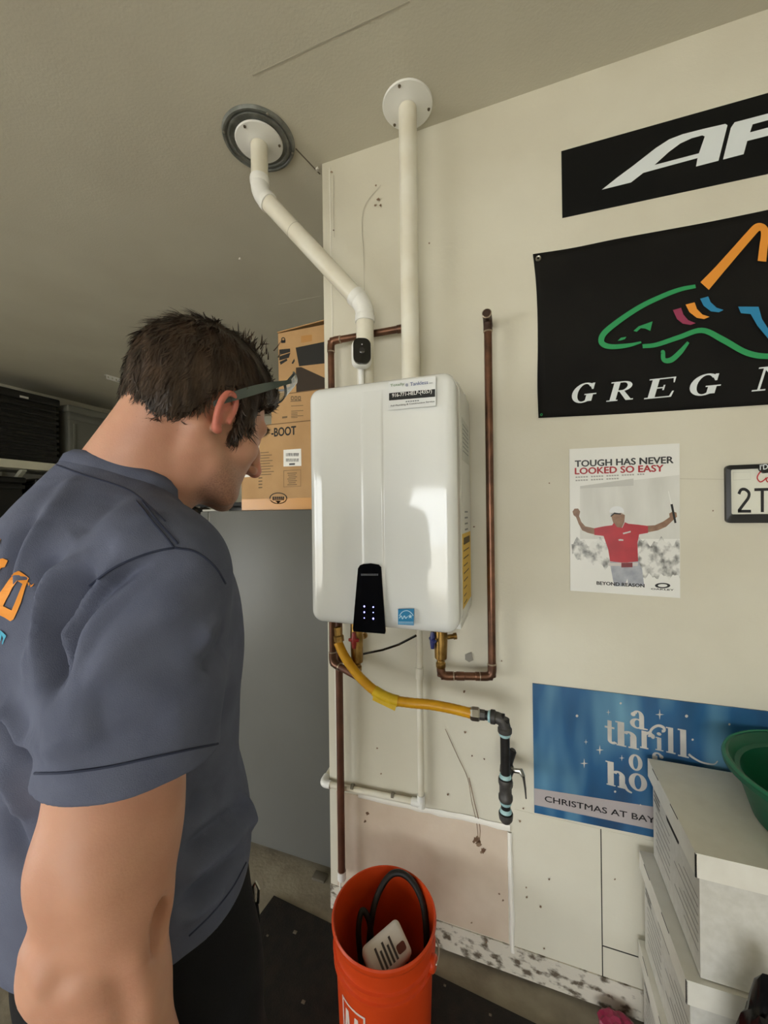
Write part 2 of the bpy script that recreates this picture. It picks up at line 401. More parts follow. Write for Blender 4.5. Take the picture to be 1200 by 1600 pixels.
mb, last, lp = heater_cover()
cover = mb.build('front_cover', M_white, heater, True, 50)
# domed face with raised centre band
x0 = HX0 + 0.032; x1 = HX1 - 0.032; z0 = HZ0 + 0.032; z1 = HZ1 - 0.032
pa, pb = at_y(565, 700, HY0).x, at_y(597, 700, HY0).x
def face_y(x, z):
    t = (x - (x0 + x1) / 2) / ((x1 - x0) / 2); s = (z - (z0 + z1) / 2) / ((z1 - z0) / 2)
    y = HY0 + 0.010 - 0.007 * max(0.0, 1 - t * t) ** 0.5 * (1 - s ** 8)
    band = 1 / (1 + math.exp(-(x - pa) / 0.0012)) * 1 / (1 + math.exp((x - pb) / 0.0012))
    y -= 0.0028 * band * (1 - s ** 10)
    return y
xs = sorted(set([x0 + (x1 - x0) * k / 30 for k in range(31)] + [c + d for c in (pa, pb) for d in (-0.005, -0.003, -0.0015, 0, 0.0015, 0.003, 0.005)]))
zs = [z0 + (z1 - z0) * k / 44 for k in range(45)]
nx = len(xs)
vs = [Vector((x, face_y(x, z), z)) for z in zs for x in xs]
fs = [(j * nx + i, j * nx + i + 1, (j + 1) * nx + i + 1, (j + 1) * nx + i) for j in range(len(zs) - 1) for i in range(nx - 1)]
fp = MB().add(vs, fs)
fp.build('front_panel', M_white, cover, True, 60)
MB().rbox((HX0 + 0.002, HY0 + 0.09, HZ0 + 0.004), (HX1 - 0.002, HY1 - 0.004, HZ1 - 0.004), 0.012, 3).build('case', M_side, heater, True)
# mounting brackets peeping out at top and bottom
MB().rbox((HX1 - 0.12, HY1 - 0.02, HZ1 - 0.01), (HX1 - 0.015, YW - 0.001, HZ1 + 0.024), 0.003, 2).build('bracket', M_side, heater)
MB().rbox((HX1 - 0.14, HY1 - 0.03, HZ0 - 0.028), (HX1 - 0.02, YW - 0.001, HZ0 + 0.012), 0.003, 2).build('bracket', M_side, heater)
MB().rbox((HX1 - 0.06, HY0 + 0.10, HZ0 - 0.008), (HX1 - 0.004, HY0 + 0.25, HZ0 + 0.01), 0.004, 2).build('bottom_plate', M_side, heater)
# control panel
FP = pix_F(HY0, -0.0)
ctl = [(563, 883), (568, 881), (580, 880), (592, 882), (596, 886), (603, 986), (602, 990), (553, 986), (552, 982), (560, 888)]
YP = HY0 - 0.0015
def FPn(u, v, h=0.0):
    p = at_y(u, v, YP); return Vector((p.x, p.y - h, p.z))
panel = MB().slab(ctl, FPn, 0.0035).build('control_panel', M_black, heater)
M_icon = mat('icon_light', (150, 150, 255), 0.4, emit=2.5)
for (u, v, s) in ((570, 947, 1.6), (584, 948, 1.4), (570, 956, 1.5), (584, 956.5, 1.0), (570, 965, 1.0), (584, 966, 1.7)):
    MB().poly([ell(u, v, s * .8, s, 10)], FPn, 0.0040).build('button_light', M_icon, panel)
mb2 = MB()
for k in range(11):
    u = 564.8 + k * 2.5
    mb2.poly([[(u, 896.2), (u + 1.8, 896), (u + 1.8, 899), (u, 899.2)]], FPn, 0.0040)
mb2.build('panel_print', mat('panel_print', (96, 98, 104), 0.4), panel)
# energy label, company sticker
lab = MB().slab([(622, 951.5), (647, 951), (646.5, 977), (622, 976)], FPn, 0.0006).build('energy_label', mat('energy_blue', (38, 128, 178), 0.35), heater)
mb = MB(); mb.poly([ribbon(smooth_line([(624, 962), (629, 956), (636, 954), (642, 957), (646, 962)], 5), 1.2)], FPn, 0.0009)
mb.poly([ribbon(smooth_line([(624, 966), (627, 962), (629, 967), (632, 962), (634, 966), (637, 963)], 4), 1.3)], FPn, 0.0009)
star = [(641 + (5 if k % 2 == 0 else 2) * math.sin(k * math.pi / 5) * .8, 963 - (5 if k % 2 == 0 else 2) * math.cos(k * math.pi / 5) * .8) for k in range(10)]
mb.poly([star], FPn, 0.0009)
mb.poly([[(623, 971.5), (646, 971.7), (646, 972.6), (623, 972.4)]], FPn, 0.0009); mb.poly([[(623, 974), (646, 974.3), (646, 974.9), (623, 974.6)]], FPn, 0.0009)
mb.build('label_print', mat('print_pale', (190, 222, 238), 0.4), lab)
WFp = plane_F((0, YP - 0.0012, 0), (1, 0, 0), (0, 0, 1))
stk = MB().slab([(607, 597), (681, 588), (681, 634), (607, 641)], FPn, 0.0006).build('company_sticker', mat('sticker_film', (226, 228, 228), 0.3), heater)
def ftext(body, a, b, hgt, m, par, name='sticker_print', bold=0.006, hh=0.0004, Fw=WFp, Y=YP, shear=0.0):
    p, q = at_y(*a, Y), at_y(*b, Y); mb = MB()
    text_into(mb, body, Fw, p.x, p.z, q.x, p.z + hgt, hh, bold, shear); return mb.build(name, m, par)
bar = MB().poly([[(608, 614.5), (680, 608), (680, 620), (608, 626)]], FPn, 0.0009).build('sticker_bar', mat('ink_black', (22, 22, 22), 0.5), stk)
ftext('916-771-HELP-(4357)', (613, 623), (675, 617), 0.0135, mat('ink_white', (236, 236, 232), 0.5), stk, bold=0.016)
ftext('Totally', (610, 606), (632, 603), 0.0095, mat('ink_green', (120, 150, 112), 0.5), stk)
ftext('@', (634, 604.5), (638, 604), 0.008, mat('ink_blue', (60, 84, 140), 0.5), stk)
ftext('Tankless', (641, 603.5), (669, 600), 0.0095, MATS['ink_blue'], stk)
ftext('inc.', (671, 600), (677, 599.5), 0.004, mat('ink_grey', (120, 126, 130), 0.5), stk)
mb = MB()
for k in range(6): mb.poly([[(634 + k * 3.6, 628.6 - k * .3), (636.6 + k * 3.6, 628.4 - k * .3), (636.6 + k * 3.6, 626.6 - k * .3), (634 + k * 3.6, 626.8 - k * .3)]], FPn, 0.0009)
mb.build('sticker_print', MATS['ink_grey'], stk)
ftext('Full Plumbing & Construction Service', (611, 636.5), (679, 631.5), 0.0058, MATS['ink_black'], stk)
# stickers on the right side
XS = HX1 - 0.002
def FS(y, z, h=0.0): return Vector((XS + h, y, z))
def side_quad(y0, y1, z0, z1, m, name, h=0.0006, par=heater): return MB().slab([(y0, z0), (y1, z0), (y1, z1), (y0, z1)], FS, h).build(name, m, par)
zS = lambda v: 1.55 + (800 - v) / FPX * 1.27
yl = side_quad(1.135, 1.318, zS(936), zS(832), mat('label_yellow', (226, 186, 66), 0.5), 'energy_guide_label')
mb = MB()
for k in range(9):
    zz = zS(845) - k * 0.022; ww = random.uniform(.02, .07)
    mb.poly([[(1.155, zz), (1.155 + ww * 2, zz), (1.155 + ww * 2, zz - .004), (1.155, zz - .004)]], FS, 0.0009)
mb.poly([[(1.16, zS(838)), (1.295, zS(838)), (1.295, zS(848)), (1.16, zS(848))]], FS, 0.0009)
mb.build('label_print', mat('label_ink', (92, 72, 30), 0.6), yl)
gl = side_quad(1.150, 1.305, zS(728), zS(668), mat('label_grey', (206, 208, 203), 0.5), 'rating_label')
mb = MB()
for k in range(7):
    zz = zS(676) - k * 0.013
    mb.poly([[(1.165, zz), (1.29, zz), (1.29, zz - .003), (1.165, zz - .003)]], FS, 0.0009)
mb.build('label_print', MATS['ink_grey'], gl)
mb = MB()
for k in range(4):
    zz = zS(800) - k * 0.018; mb.poly([[(1.19, zz), (1.26, zz), (1.26, zz - .005), (1.19, zz - .005)]], FS, 0.0004)
mb.build('side_print', MATS['ink_grey'], heater)
# top collars
M_pvc = mat('pvc_white', (232, 229, 216), 0.35, rgb2=(222, 216, 198), scale=9)
M_pvcw = mat('pvc_bright', (236, 236, 232), 0.35)
PX1, PX2, PY = -0.509, -0.346, 1.262
for px in (PX1, PX2):
    MB().lathe([(0.048, 0), (0.048, 0.018), (0.041, 0.022), (0.041, 0.045), (0.034, 0.048), (0.031, 0.048)], (px, PY, HZ1 - 0.004), (0, 0, 1), 32).build('vent_collar', M_pvcw, heater, True)
# black drain lead under the case
b0, b1 = at_y(566, 1022, 1.28), at_y(650, 998, 1.22)
MB().tube([b0, b0.lerp(b1, .4) + Vector((0, 0, -.006)), b0.lerp(b1, .7) + Vector((0, 0, -.003)), b1 + Vector((0, 0, .01))], 0.004, 8).build('power_cord', M_black, heater, True)

# ------------------------------------------------------------------ vent pipes
PR = 0.0302
M_bluep = mat('print_blue', (150, 156, 170), 0.5)
def elbow(mb, p, d0, d1, r, bend, ext=0.055, n=20):
    """fitting round a bend with hubs at both ends"""
    d0, d1 = Vector(d0).normalized(), Vector(d1).normalized(); p = Vector(p)
    a, b = p - d0 * ext, p + d1 * ext
    t = ext * bend
    pts = [a, a + d0 * (ext - t)]
    for k in range(1, 8):
        q = k / 8; s, e = p - d0 * t, p + d1 * t
        pts.append(s * (1 - q) ** 2 + p * 2 * q * (1 - q) + e * q * q)
    pts += [b - d1 * (ext - t), b]
    mb.tube(pts, r * 1.06, n)
    for (c, d) in ((a, d0), (b, -d1)):
        mb.lathe([(r, -0.001), (r * 1.13, 0.0), (r * 1.15, 0.004), (r * 1.13, ext * .38), (r * 1.04, ext * .45)], c, d, n)
E1 = Vector((PX1, PY, at_y(573, 478, PY).z)); pc = at_z(405, 219, CEIL); E2 = Vector((pc.x, pc.y, at_d(400, 305, 1.43).z))
vent = thing('exhaust_vent_pipe', (PX1, PY, HZ1), 'white plastic vent pipe with diagonal offset rising to metal ceiling collar', 'pipe')
dg = (E2 - E1).normalized()
MB().tube([(PX1, PY, HZ1 + 0.01), E1 - Vector((0, 0, .03))], PR, 28).build('lower_pipe', M_pvc, vent, True)
MB().tube([E1 + dg * .03, E2 - dg * .03], PR, 28).build('diagonal_pipe', M_pvc, vent, True)
MB().tube([E2 + Vector((0, 0, .03)), (E2.x, E2.y, CEIL + .05)], PR, 28).build('upper_pipe', M_pvc, vent, True)
for (p, a, b) in ((E1, (0, 0, 1), dg), (E2, dg, (0, 0, 1))):
    mb = MB(); elbow(mb, p, a, b, PR, 0.6); mb.build('elbow_fitting', M_pvcw, vent, True, 40)
mid = E1.lerp(E2, .66)
MB().lathe([(PR + .0004, -.001), (PR + .0009, 0), (PR + .0004, .001)], mid, dg, 24).build('joint_ring', MATS['hair_crack'], vent, True)
disc = [(0.0, 0.0), (0.082, 0.0), (0.084, -0.003), (0.081, -0.007), (0.05, -0.010), (0.036, -0.014), (0.033, -0.015), (0.030, -0.015)]
def flange(x, y, par, z=CEIL):
    o = MB().lathe([(r, h) for r, h in disc], (x, y, z), (0, 0, 1), 40).build('ceiling_flange', M_pvcw, par, True, 30)
    for a in (25, 145, 265):
        q = Vector((x + .072 * math.cos(math.radians(a)), y + .072 * math.sin(math.radians(a)), z - .0085))
        MB().lathe([(0, -.004), (.004, -.003), (.005, 0), (.005, .002)], q, (0, 0, 1), 8).build('screw', mat('screw_grey', (110, 100, 88), 0.4, 0.8), o, True)
flange(E2.x, E2.y, vent, CEIL - 0.006)
M_galv = mat('galvanized', (150, 153, 150), 0.5, 0.6, rgb2=(116, 119, 116), scale=25)
ringo = thing('metal_collar', (E2.x, E2.y, CEIL), 'dark galvanized metal ring around white flange on ceiling', 'collar')
MB().lathe([(0.06, 0), (0.06, -.004), (.098, -.004), (.100, -.009), (.106, -.009), (.108, -.004), (.114, -.004), (.116, -.010), (.123, -.010), (.126, -.004), (.127, 0)], (E2.x, E2.y, CEIL), (0, 0, 1), 56).build('ring', M_galv, ringo, True, 25)
for a in (40, 130, 220, 320):
    q = (E2.x + .119 * math.cos(math.radians(a)), E2.y + .119 * math.sin(math.radians(a)), CEIL - .009)
    MB().lathe([(0, -.004), (.004, -.003), (.005, 0), (.005, .002)], q, (0, 0, 1), 8).build('screw', M_steel, ringo, True)
vent2 = thing('intake_vent_pipe', (PX2, PY, HZ1), 'straight white plastic vent pipe rising from heater to white ceiling flange', 'pipe')
MB().tube([(PX2, PY, HZ1 + .01), (PX2, PY, CEIL + .05)], PR, 28).build('pipe', M_pvc, vent2, True)
flange(PX2, PY, vent2)

# ------------------------------------------------------------------ little camera on the exhaust pipe
sc0 = at_y(565, 552, 1.19)
seccam = thing('security_camera', (sc0.x, 1.23, sc0.z - .06), 'small white security camera with glossy black face above the heater', 'camera')
ax = (CAM + Vector((0.1, 0, 0)) - sc0).normalized(); ax.z = 0.03; ax.normalize()
ex, ey, ez = frame_for(ax)
R = Matrix((ex, ey, ez)).transposed().to_4x4(); R.translation = sc0
MB().rbox((-.033, -.046, -.034), (.033, .046, .018), .022, 6, R).build('body', M_pvcw, seccam, True, 60)
MB().slab(rrect(-.0285, -.0415, .0285, .0415, .021, 8), lambda x, y, h=0.0: R @ Vector((x, y, .010 + h)), .0105).build('face', M_black, seccam)
o = MB().lathe([(.0, .0225), (.008, .0225), (.0095, .0215), (.010, .020)], R @ Vector((0, 0.0, 0)), ez, 20).build('lens', mat('lens_glass', (26, 26, 32), 0.05, coat=1.0), seccam, True)
MB().lathe([(.0, .0222), (.0022, .0222), (.0022, .021)], R @ Vector((0, .020, 0)), ez, 10).build('sensor_dot', mat('dot_white', (200, 200, 200), .3), seccam, True)
MB().tube([sc0 - ez * .024 - ey * .02, sc0 - ez * .035 - ey * .045, Vector((PX1 + .004, PY - .045, HZ1 + .032)), Vector((PX1 + .004, PY - .045, HZ1 + .0))], [.009, .010, .010, .012], 12).build('mount_arm', M_pvcw, seccam, True)
# ------------------------------------------------------------------ copper water lines
M_cop = mat('copper_aged', (130, 92, 72), 0.34, 0.8, rgb2=(92, 68, 56), scale=18, detail=6)
M_copb = mat('copper_bright', (178, 118, 84), 0.3, 0.9, rgb2=(140, 92, 66), scale=30)
M_copd = mat('copper_painted', (112, 72, 54), 0.5, 0.3, rgb2=(90, 58, 44), scale=12)
M_sold = mat('solder', (176, 160, 142), 0.35, 0.8)
CRR = 0.0125
def bend(p, d0, d1, rad, n=7):
    d0, d1, p = Vector(d0).normalized(), Vector(d1).normalized(), Vector(p); s, e = p - d0 * rad, p + d1 * rad
    return [s * (1 - t) ** 2 + p * 2 * t * (1 - t) + e * t * t for t in [k / n for k in range(n + 1)]]
def cu_elbow(p, d0, d1, par, r=CRR, m=None, rad=0.022):
    d0, d1 = Vector(d0).normalized(), Vector(d1).normalized(); p = Vector(p); mb = MB()
    mb.tube([p - d0 * (rad + .018)] + bend(p, d0, d1, rad) + [p + d1 * (rad + .018)], r * 1.14, 14)
    o = mb.build('elbow_fitting', m or M_cop, par, True, 40)
    for (c, d) in ((p - d0 * (rad + .018), d0), (p + d1 * (rad + .018), d1)):
        MB().lathe([(r, -.003), (r * 1.2, -.001), (r * 1.2, .001), (r, .003)], c, d, 14).build('solder_ring', M_sold, o, True)
YC = 1.31
T = at_y(761, 499, YC); Bq = at_y(769, 1057, YC); T = Vector((Bq.x, YC, T.z))
Lq = at_z(689, 1056, Bq.z); 
cold = thing('copper_water_line', (Bq.x, YC, Bq.z), 'copper water pipe running down the wall right of the heater', 'pipe')
Vv = Vector((Lq.x, Lq.y, at_z(686, 1010, Bq.z).z)); vz = at_d(686, 1041, (Lq - CAM).dot(CF)).z
dL = (Lq - Bq).normalized()
MB().tube([T, Bq], CRR, 16).build('riser_pipe', M_cop, cold, True)
MB().tube([Bq, Lq], CRR, 16).build('lower_pipe', M_cop, cold, True)
MB().tube([Lq, (Lq.x, Lq.y, vz)], CRR, 16).build('valve_pipe', M_cop, cold, True)
cu_elbow(Bq, (0, 0, -1), dL, cold); cu_elbow(Lq, dL, (0, 0, 1), cold)
cu_elbow(T, (0, 1, 0), (0, 0, -1), cold, m=mat('elbow_dark', (70, 52, 42), 0.5, 0.5))
MB().tube([T, (T.x, YW + .01, T.z)], CRR, 14).build('wall_stub', M_cop, cold, True)
for f in (0.25, 0.62):
    q = Bq.lerp(Lq, f); MB().lathe([(CRR, -.014), (CRR * 1.14, -.012), (CRR * 1.14, .012), (CRR, .014)], q, dL, 14).build('coupling', M_cop, cold, True)
MB().box((T.x - .011, YC + .006, 1.30), (T.x + .011, YW, 1.306)).build('pipe_clip', M_steel, cold)
# blue-handled isolation valve
def iso_valve(name, base, top, hdir, m_h, label):
    base, top = Vector(base), Vector(top); v = thing(name, base, label, 'valve'); d = (top - base).normalized(); L = (top - base).length
    MB().lathe([(0, 0), (.014, 0), (.016, .004), (.016, .016), (.013, .020), (.013, .026), (.020, .032), (.022, L * .5), (.020, L - .03), (.015, L - .024), (.015, L - .012), (.019, L - .012), (.019, L), (0, L)], base, d, 18).build('valve_body', M_brass, v, True, 30)
    c = base + d * (L * .5); h = Vector(hdir).normalized()
    MB().lathe([(.009, .0), (.009, .028), (.006, .032), (0, .032)], c, h, 12).build('valve_stem', M_brass, v, True)
    k = c + h * .030
    e = d.cross(h).normalized()
    mb = MB()
    mb.tube([k - d * .028, k - d * .01, k + d * .01, k + d * .026], [.006, .0085, .0085, .006], 10)
    mb.tube([k - e * .018, k, k + e * .018], [.005, .0085, .005], 10)
    hd = mb.build('handle', m_h, v, True)
    MB().lathe([(.008, .02), (.008, .042), (.011, .042), (.011, .052), (0, .054)], c, -h + e * .3, 12).build('service_port', M_brass, v, True, 30)
    return v
M_bluev = mat('handle_blue', (36, 44, 104), 0.4); M_redv = mat('handle_red', (142, 34, 26), 0.4)
iso_valve('cold_water_valve', (Lq.x, Lq.y, vz - .005), (Lq.x + .002, Lq.y, HZ0 + .012), (-0.75, -0.6, -.1), M_bluev, 'brass isolation valve with blue handle under right side of heater')
MB().tube([(Lq.x - .03, Lq.y + .02, HZ0 + .01), (Lq.x - .03, Lq.y + .02, HZ0 - .035)], .014, 14).build('drain_nipple', M_brass, heater, True)
hv = at_y(558, 1043, 1.22)
iso_valve('hot_water_valve', (hv.x, 1.22, hv.z - .012), (hv.x, 1.22, HZ0 + .012), (0.1, -1, 0.1), M_redv, 'brass isolation valve with red handle under left side of heater')
# hot line going left and down the wall edge, plus upper horizontal stub
hot = thing('copper_hot_line', (XC + .02, 1.30, .15), 'brown copper pipe down the left edge of the wall beside the fridge', 'pipe')
d0 = at_y(529, 1035, 1.31); d1 = at_y(534, 1362, 1.31)
MB().tube([(d1.x, 1.31, HZ0 + .0), (d1.x, 1.31, d1.z)], CRR * 1.1, 14).build('down_pipe', M_copd, hot, True)
MB().lathe([(CRR * 1.1, 0), (CRR * 1.3, 0), (CRR * 1.3, -.03), (CRR, -.034)], (d1.x, 1.31, d1.z + .004), (0, 0, 1), 14).build('end_socket', M_pvcw, hot, True)
hb = thing('copper_branch_line', (hv.x, 1.24, hv.z - .03), 'short copper branch under the heater behind the yellow gas hose', 'pipe')
e0 = Vector((at_y(520, 1030, 1.27).x, 1.27, at_y(520, 1036, 1.27).z)); e1 = Vector((hv.x, 1.22, hv.z - .03))
MB().tube([(e0.x, 1.27, HZ0 + .01), e0], CRR, 14).build('drop_pipe', M_cop, hb, True)
MB().tube([e0, e1, (hv.x, 1.22, hv.z - .012)], CRR, 14).build('lower_pipe', M_copd, hb, True)
cu_elbow(e0, (0, 0, -1), e1 - e0, hb)
up = thing('copper_stub_line', (XC, 1.30, 1.95), 'copper pipe coming round the wall edge above the heater to the intake pipe', 'pipe')
a0 = at_y(517, 533, 1.31); a1 = at_y(633, 515, 1.31); a1.z = a0.z
a2 = Vector((a0.x, 1.31, HZ1 - .05))
MB().tube([a0, a1], CRR, 14).build('horizontal_pipe', M_cop, up, True)
MB().tube([a0, a2], CRR, 14).build('vertical_pipe', M_cop, up, True)
cu_elbow(a0, a0 - a1, (0, 0, -1), up)
MB().lathe([(CRR, -.03), (CRR * 1.16, -.028), (CRR * 1.16, 0), (0, .002)], a1, (a1 - a0), 14).build('end_cap', M_cop, up, True)

# ------------------------------------------------------------------ yellow gas connector and black iron pipe
M_yel = mat('gas_yellow', (216, 160, 26), 0.4, rgb2=(200, 142, 20), scale=20)
M_tagy = mat('tag_yellow', (226, 190, 40), 0.45, rgb2=(206, 168, 30), scale=30)
M_iron = mat('iron_black', (40, 38, 38), 0.45, 0.3, rgb2=(28, 27, 27), scale=40)
M_irong = mat('iron_grey', (84, 82, 80), 0.5, 0.3, rgb2=(66, 64, 62), scale=40)
M_dope = mat('pipe_dope', (172, 206, 208), 0.5, rgb2=(150, 190, 196), scale=60)
YG = 1.20
gl_ = thing('gas_connector_hose', at_y(530, 1003, 1.19), 'yellow coated flexible gas hose curving below the heater', 'hose')
gp = [(528, 1003, 1.19), (537, 1023, 1.185), (550, 1043, 1.18), (567, 1063, 1.175), (588, 1081, 1.17), (612, 1093, 1.17), (640, 1098, 1.175), (672, 1101, 1.185), (705, 1107, 1.195), (738, 1115, YG)]
pts = [at_y(u, v, y) for u, v, y in gp]
line = [Vector(p) for p in smooth_line([tuple(p) for p in pts], 8)]
rr = [0.0150 + 0.0005 * (k % 2) for k in range(len(line))]
MB().tube(line, rr, 16).build('hose_sleeve', M_yel, gl_, True, 180)
n0 = pts[-1]; nd = (pts[-1] - pts[-2]).normalized(); nd.z = 0; nd.normalize()
hexr = MB(); hexr.lathe([(0, -.006), (.017, -.006), (.020, 0), (.020, .018), (.017, .022), (0, .022)], n0, nd, 6); hexr.build('flare_nut', M_steel, gl_, False)
MB().lathe([(.013, .02), (.016, .022), (.016, .036), (.013, .038)], n0, nd, 8).build('adapter', M_irong, gl_)
t0 = at_y(530, 1003, 1.19)
MB().lathe([(.011, 0), (.017, .002), (.017, .02), (.013, .024), (.013, .05)], t0, (-.1, 0, 1), 6).build('flare_nut', M_brass, gl_)
# wrapped warning tag
i0 = min(range(len(line)), key=lambda i: (line[i] - at_y(585, 1080, 1.17)).length); i1 = min(range(len(line)), key=lambda i: (line[i] - at_y(622, 1096, 1.17)).length)
tg = MB(); tg.tube(line[i0:i1 + 1], .0172, 16)
A0, A1 = at_y(583, 1086, 1.155), at_y(619, 1103, 1.155); B0, B1 = at_y(582, 1094, 1.15), at_y(617, 1111, 1.15)
ff = Vector((0, .0012, 0)); tg.add([A0, A1, B1, B0, A0 + ff, A1 + ff, B1 + ff, B0 + ff], [(0, 3, 2, 1), (4, 5, 6, 7), (0, 1, 5, 4), (2, 3, 7, 6), (1, 2, 6, 5), (3, 0, 4, 7)])
tg.build('warning_tag', M_tagy, gl_, True, 40)
# black iron assembly
iron = thing('black_gas_pipe', at_y(792, 1290, YG), 'black iron gas pipe with elbow, tee and cap on the wall', 'pipe')
en = at_y(790, 1119, YG); en.z = n0.z; ec = at_y(790, 1117, YG); ec = Vector((at_y(789, 1160, YG).x, YG, n0.z))
IR = 0.0136
MB().tube([n0 + nd * .034, ec], IR, 16).build('nipple', M_iron, iron, True)
mb = MB(); mb.tube([ec + Vector((-.036, 0, 0))] + bend(ec, (1, 0, 0), (0, 0, -1), .03) + [ec + Vector((0, 0, -.036))], IR * 1.25, 18)
for (c, d) in ((ec + Vector((-.040, 0, 0)), (1, 0, 0)), (ec + Vector((0, 0, -.040)), (0, 0, 1))):
    mb.lathe([(0, 0), (IR * 1.45, 0), (IR * 1.5, .003), (IR * 1.5, .012), (IR * 1.2, .016)], c, d, 18)
mb.build('elbow_fitting', M_irong, iron, True, 40)
zt = at_y(790, 1216, YG).z; zb = at_y(790, 1250, YG).z; ze = at_y(791, 1270, YG).z; zf = at_y(791, 1292, YG).z
MB().tube([ec, (ec.x, YG, zt - .01)], IR, 18).build('riser_nipple', M_iron, iron, True)
mb = MB(); mb.lathe([(0, 0), (IR * 1.45, 0), (IR * 1.5, -.004), (IR * 1.5, -.014), (IR * 1.28, -.018), (IR * 1.28, zb - zt + .018), (IR * 1.5, zb - zt + .014), (IR * 1.5, zb - zt + .004), (IR * 1.4, zb - zt), (0, zb - zt)], (ec.x, YG, zt), (0, 0, 1), 20)
mb.lathe([(IR * 1.2, 0), (IR * 1.28, .02), (IR * 1.5, .022), (IR * 1.5, .034), (0, .034)], (ec.x, YG, (zt + zb) / 2), (0, 1, 0), 18)
mb.build('tee_fitting', M_irong, iron, True, 40)
MB().tube([(ec.x, YG, zb + .01), (ec.x, YG, ze - .01)], IR, 18).build('drip_nipple', M_iron, iron, True)
MB().lathe([(0, .0), (IR * 1.5, 0), (IR * 1.52, -.006), (IR * 1.4, -.018), (IR * 1.0, -.026), (0, -.030)], (ec.x, YG, ze), (0, 0, 1), 18).build('end_cap', M_irong, iron, True, 60)
for (z, d) in ((ec.z - .042, -1), (zt + .003, 1), (zb - .003, -1), (ze + .003, 1)):
    MB().lathe([(IR, 0), (IR * 1.28, 0), (IR * 1.22, d * .006), (IR * 1.08, d * .009), (IR, d * .010)], (ec.x, YG, z), (0, 0, 1), 18).build('sealant_ring', M_dope, iron, True)
MB().lathe([(IR, 0), (IR * 1.3, 0), (IR * 1.2, -.006), (IR, -.007)], ec + Vector((-.041, 0, 0)), (1, 0, 0), 18).build('sealant_ring', M_dope, iron, True)
MB().tube([(ec.x, YG + .03, (zt + zb) / 2), (ec.x, YW + .01, (zt + zb) / 2)], IR, 14).build('wall_nipple', M_iron, iron, True)
gv = thing('gas_shutoff_valve', (ec.x + .01, 1.30, (zt + zb) / 2), 'small gas shutoff valve with lever behind the black pipe', 'valve')
zm = (zt + zb) / 2
vc = Vector((ec.x + .004, 1.30, zm + .03))
MB().lathe([(0, -.032), (.018, -.032), (.018, -.02), (.021, -.016), (.021, .016), (.018, .02), (.018, .032), (0, .032)], (ec.x, 1.295, zm), (0, 1, 0), 8).build('valve_body', M_irong, gv, False)
MB().lathe([(.012, 0), (.012, .05), (.008, .055), (0, .055)], (ec.x + .004, 1.30, zm + .01), (.3, 0, 1), 12).build('valve_neck', M_iron, gv, True)
l0 = at_y(803, 1204, 1.28); l1 = at_y(814, 1205, 1.27); l2 = at_y(818, 1214, 1.26); l3 = at_y(822, 1248, 1.26)
MB().tube([(ec.x + .01, 1.29, l0.z), l0, l1, l2], [.007, .007, .008, .006], 10).build('valve_stem', M_steel, gv, True)
MB().tube([l2, (l2 + l3) / 2 + Vector((.001, 0, 0)), l3], [.004, .003, .002], 8).build('lever', M_irong, gv, True)

# ------------------------------------------------------------------ white condensate drain
YP_ = 1.335; DR = 0.0107
cdn = thing('condensate_drain_pipe', at_y(657, 1256, YP_), 'thin white plastic drain pipe below the heater turning along the wall', 'pipe')
q1 = at_y(658, 1255, YP_); q0 = Vector((q1.x, YP_, HZ0 + .01)); q2 = at_y(504, 1223.5, YP_); q2.x = -.737
MB().tube([q0, q1], DR, 14).build('vertical_pipe', M_pvc, cdn, True)
MB().tube([q1, q2], DR, 14).build('horizontal_pipe', M_pvc, cdn, True)
dq = (q2 - q1).normalized()
mb = MB(); mb.tube([q1 + Vector((0, 0, .03)), q1 + Vector((0, 0, .012)), q1 + Vector((0, 0, -.014))], DR * 1.3, 14); mb.tube([q1 - dq * .006, q1 + dq * .034], DR * 1.3, 14); mb.build('tee_fitting', M_pvcw, cdn, True, 40)
cz1 = at_y(657, 1052, YP_).z; MB().tube([(q1.x, YP_, cz1 + .02), (q1.x, YP_, cz1 - .02)], DR * 1.25, 14).build('coupling', M_pvc, cdn, True, 40)
mb = MB(); mb.tube([q2 - dq * .034] + bend(q2, dq, (0, 1, 0.12), .016) + [q2 + Vector((0, .034, .004))], DR * 1.32, 14); mb.build('elbow_fitting', M_pvcw, cdn, True, 50)
MB().tube([q2 + Vector((0, .03, .003)), q2 + Vector((0, .13, .016))], DR, 12).build('return_pipe', M_pvc, cdn, True)
for (u, w_) in ((549, 9), (612, 8)):
    a = at_y(u, 1229 + (u - 549) * .21, YP_); MB().tube([a, a + (q1 - q2).normalized() * w_ * .0012], DR * 1.01, 12).build('dark_smudge', mat('smudge', (120, 114, 100), .8), cdn, True)
# ------------------------------------------------------------------ banners, poster, plate, sign on the wall
WF = plane_F((0, YW, 0), (1, 0, 0), (0, 0, 1))
def wf_off(off): return plane_F((0, YW - off, 0), (1, 0, 0), (0, 0, 1))
M_bblk = mat('banner_black', (12, 13, 13), 0.6, rgb2=(16, 16, 16), scale=4, spec=.2)
M_bw = mat('banner_white', (222, 228, 230), 0.5)
c5 = lambda x, y: (800 + x / 2.8575, 120 + y / 2.8575)      # close-up tracing -> photo
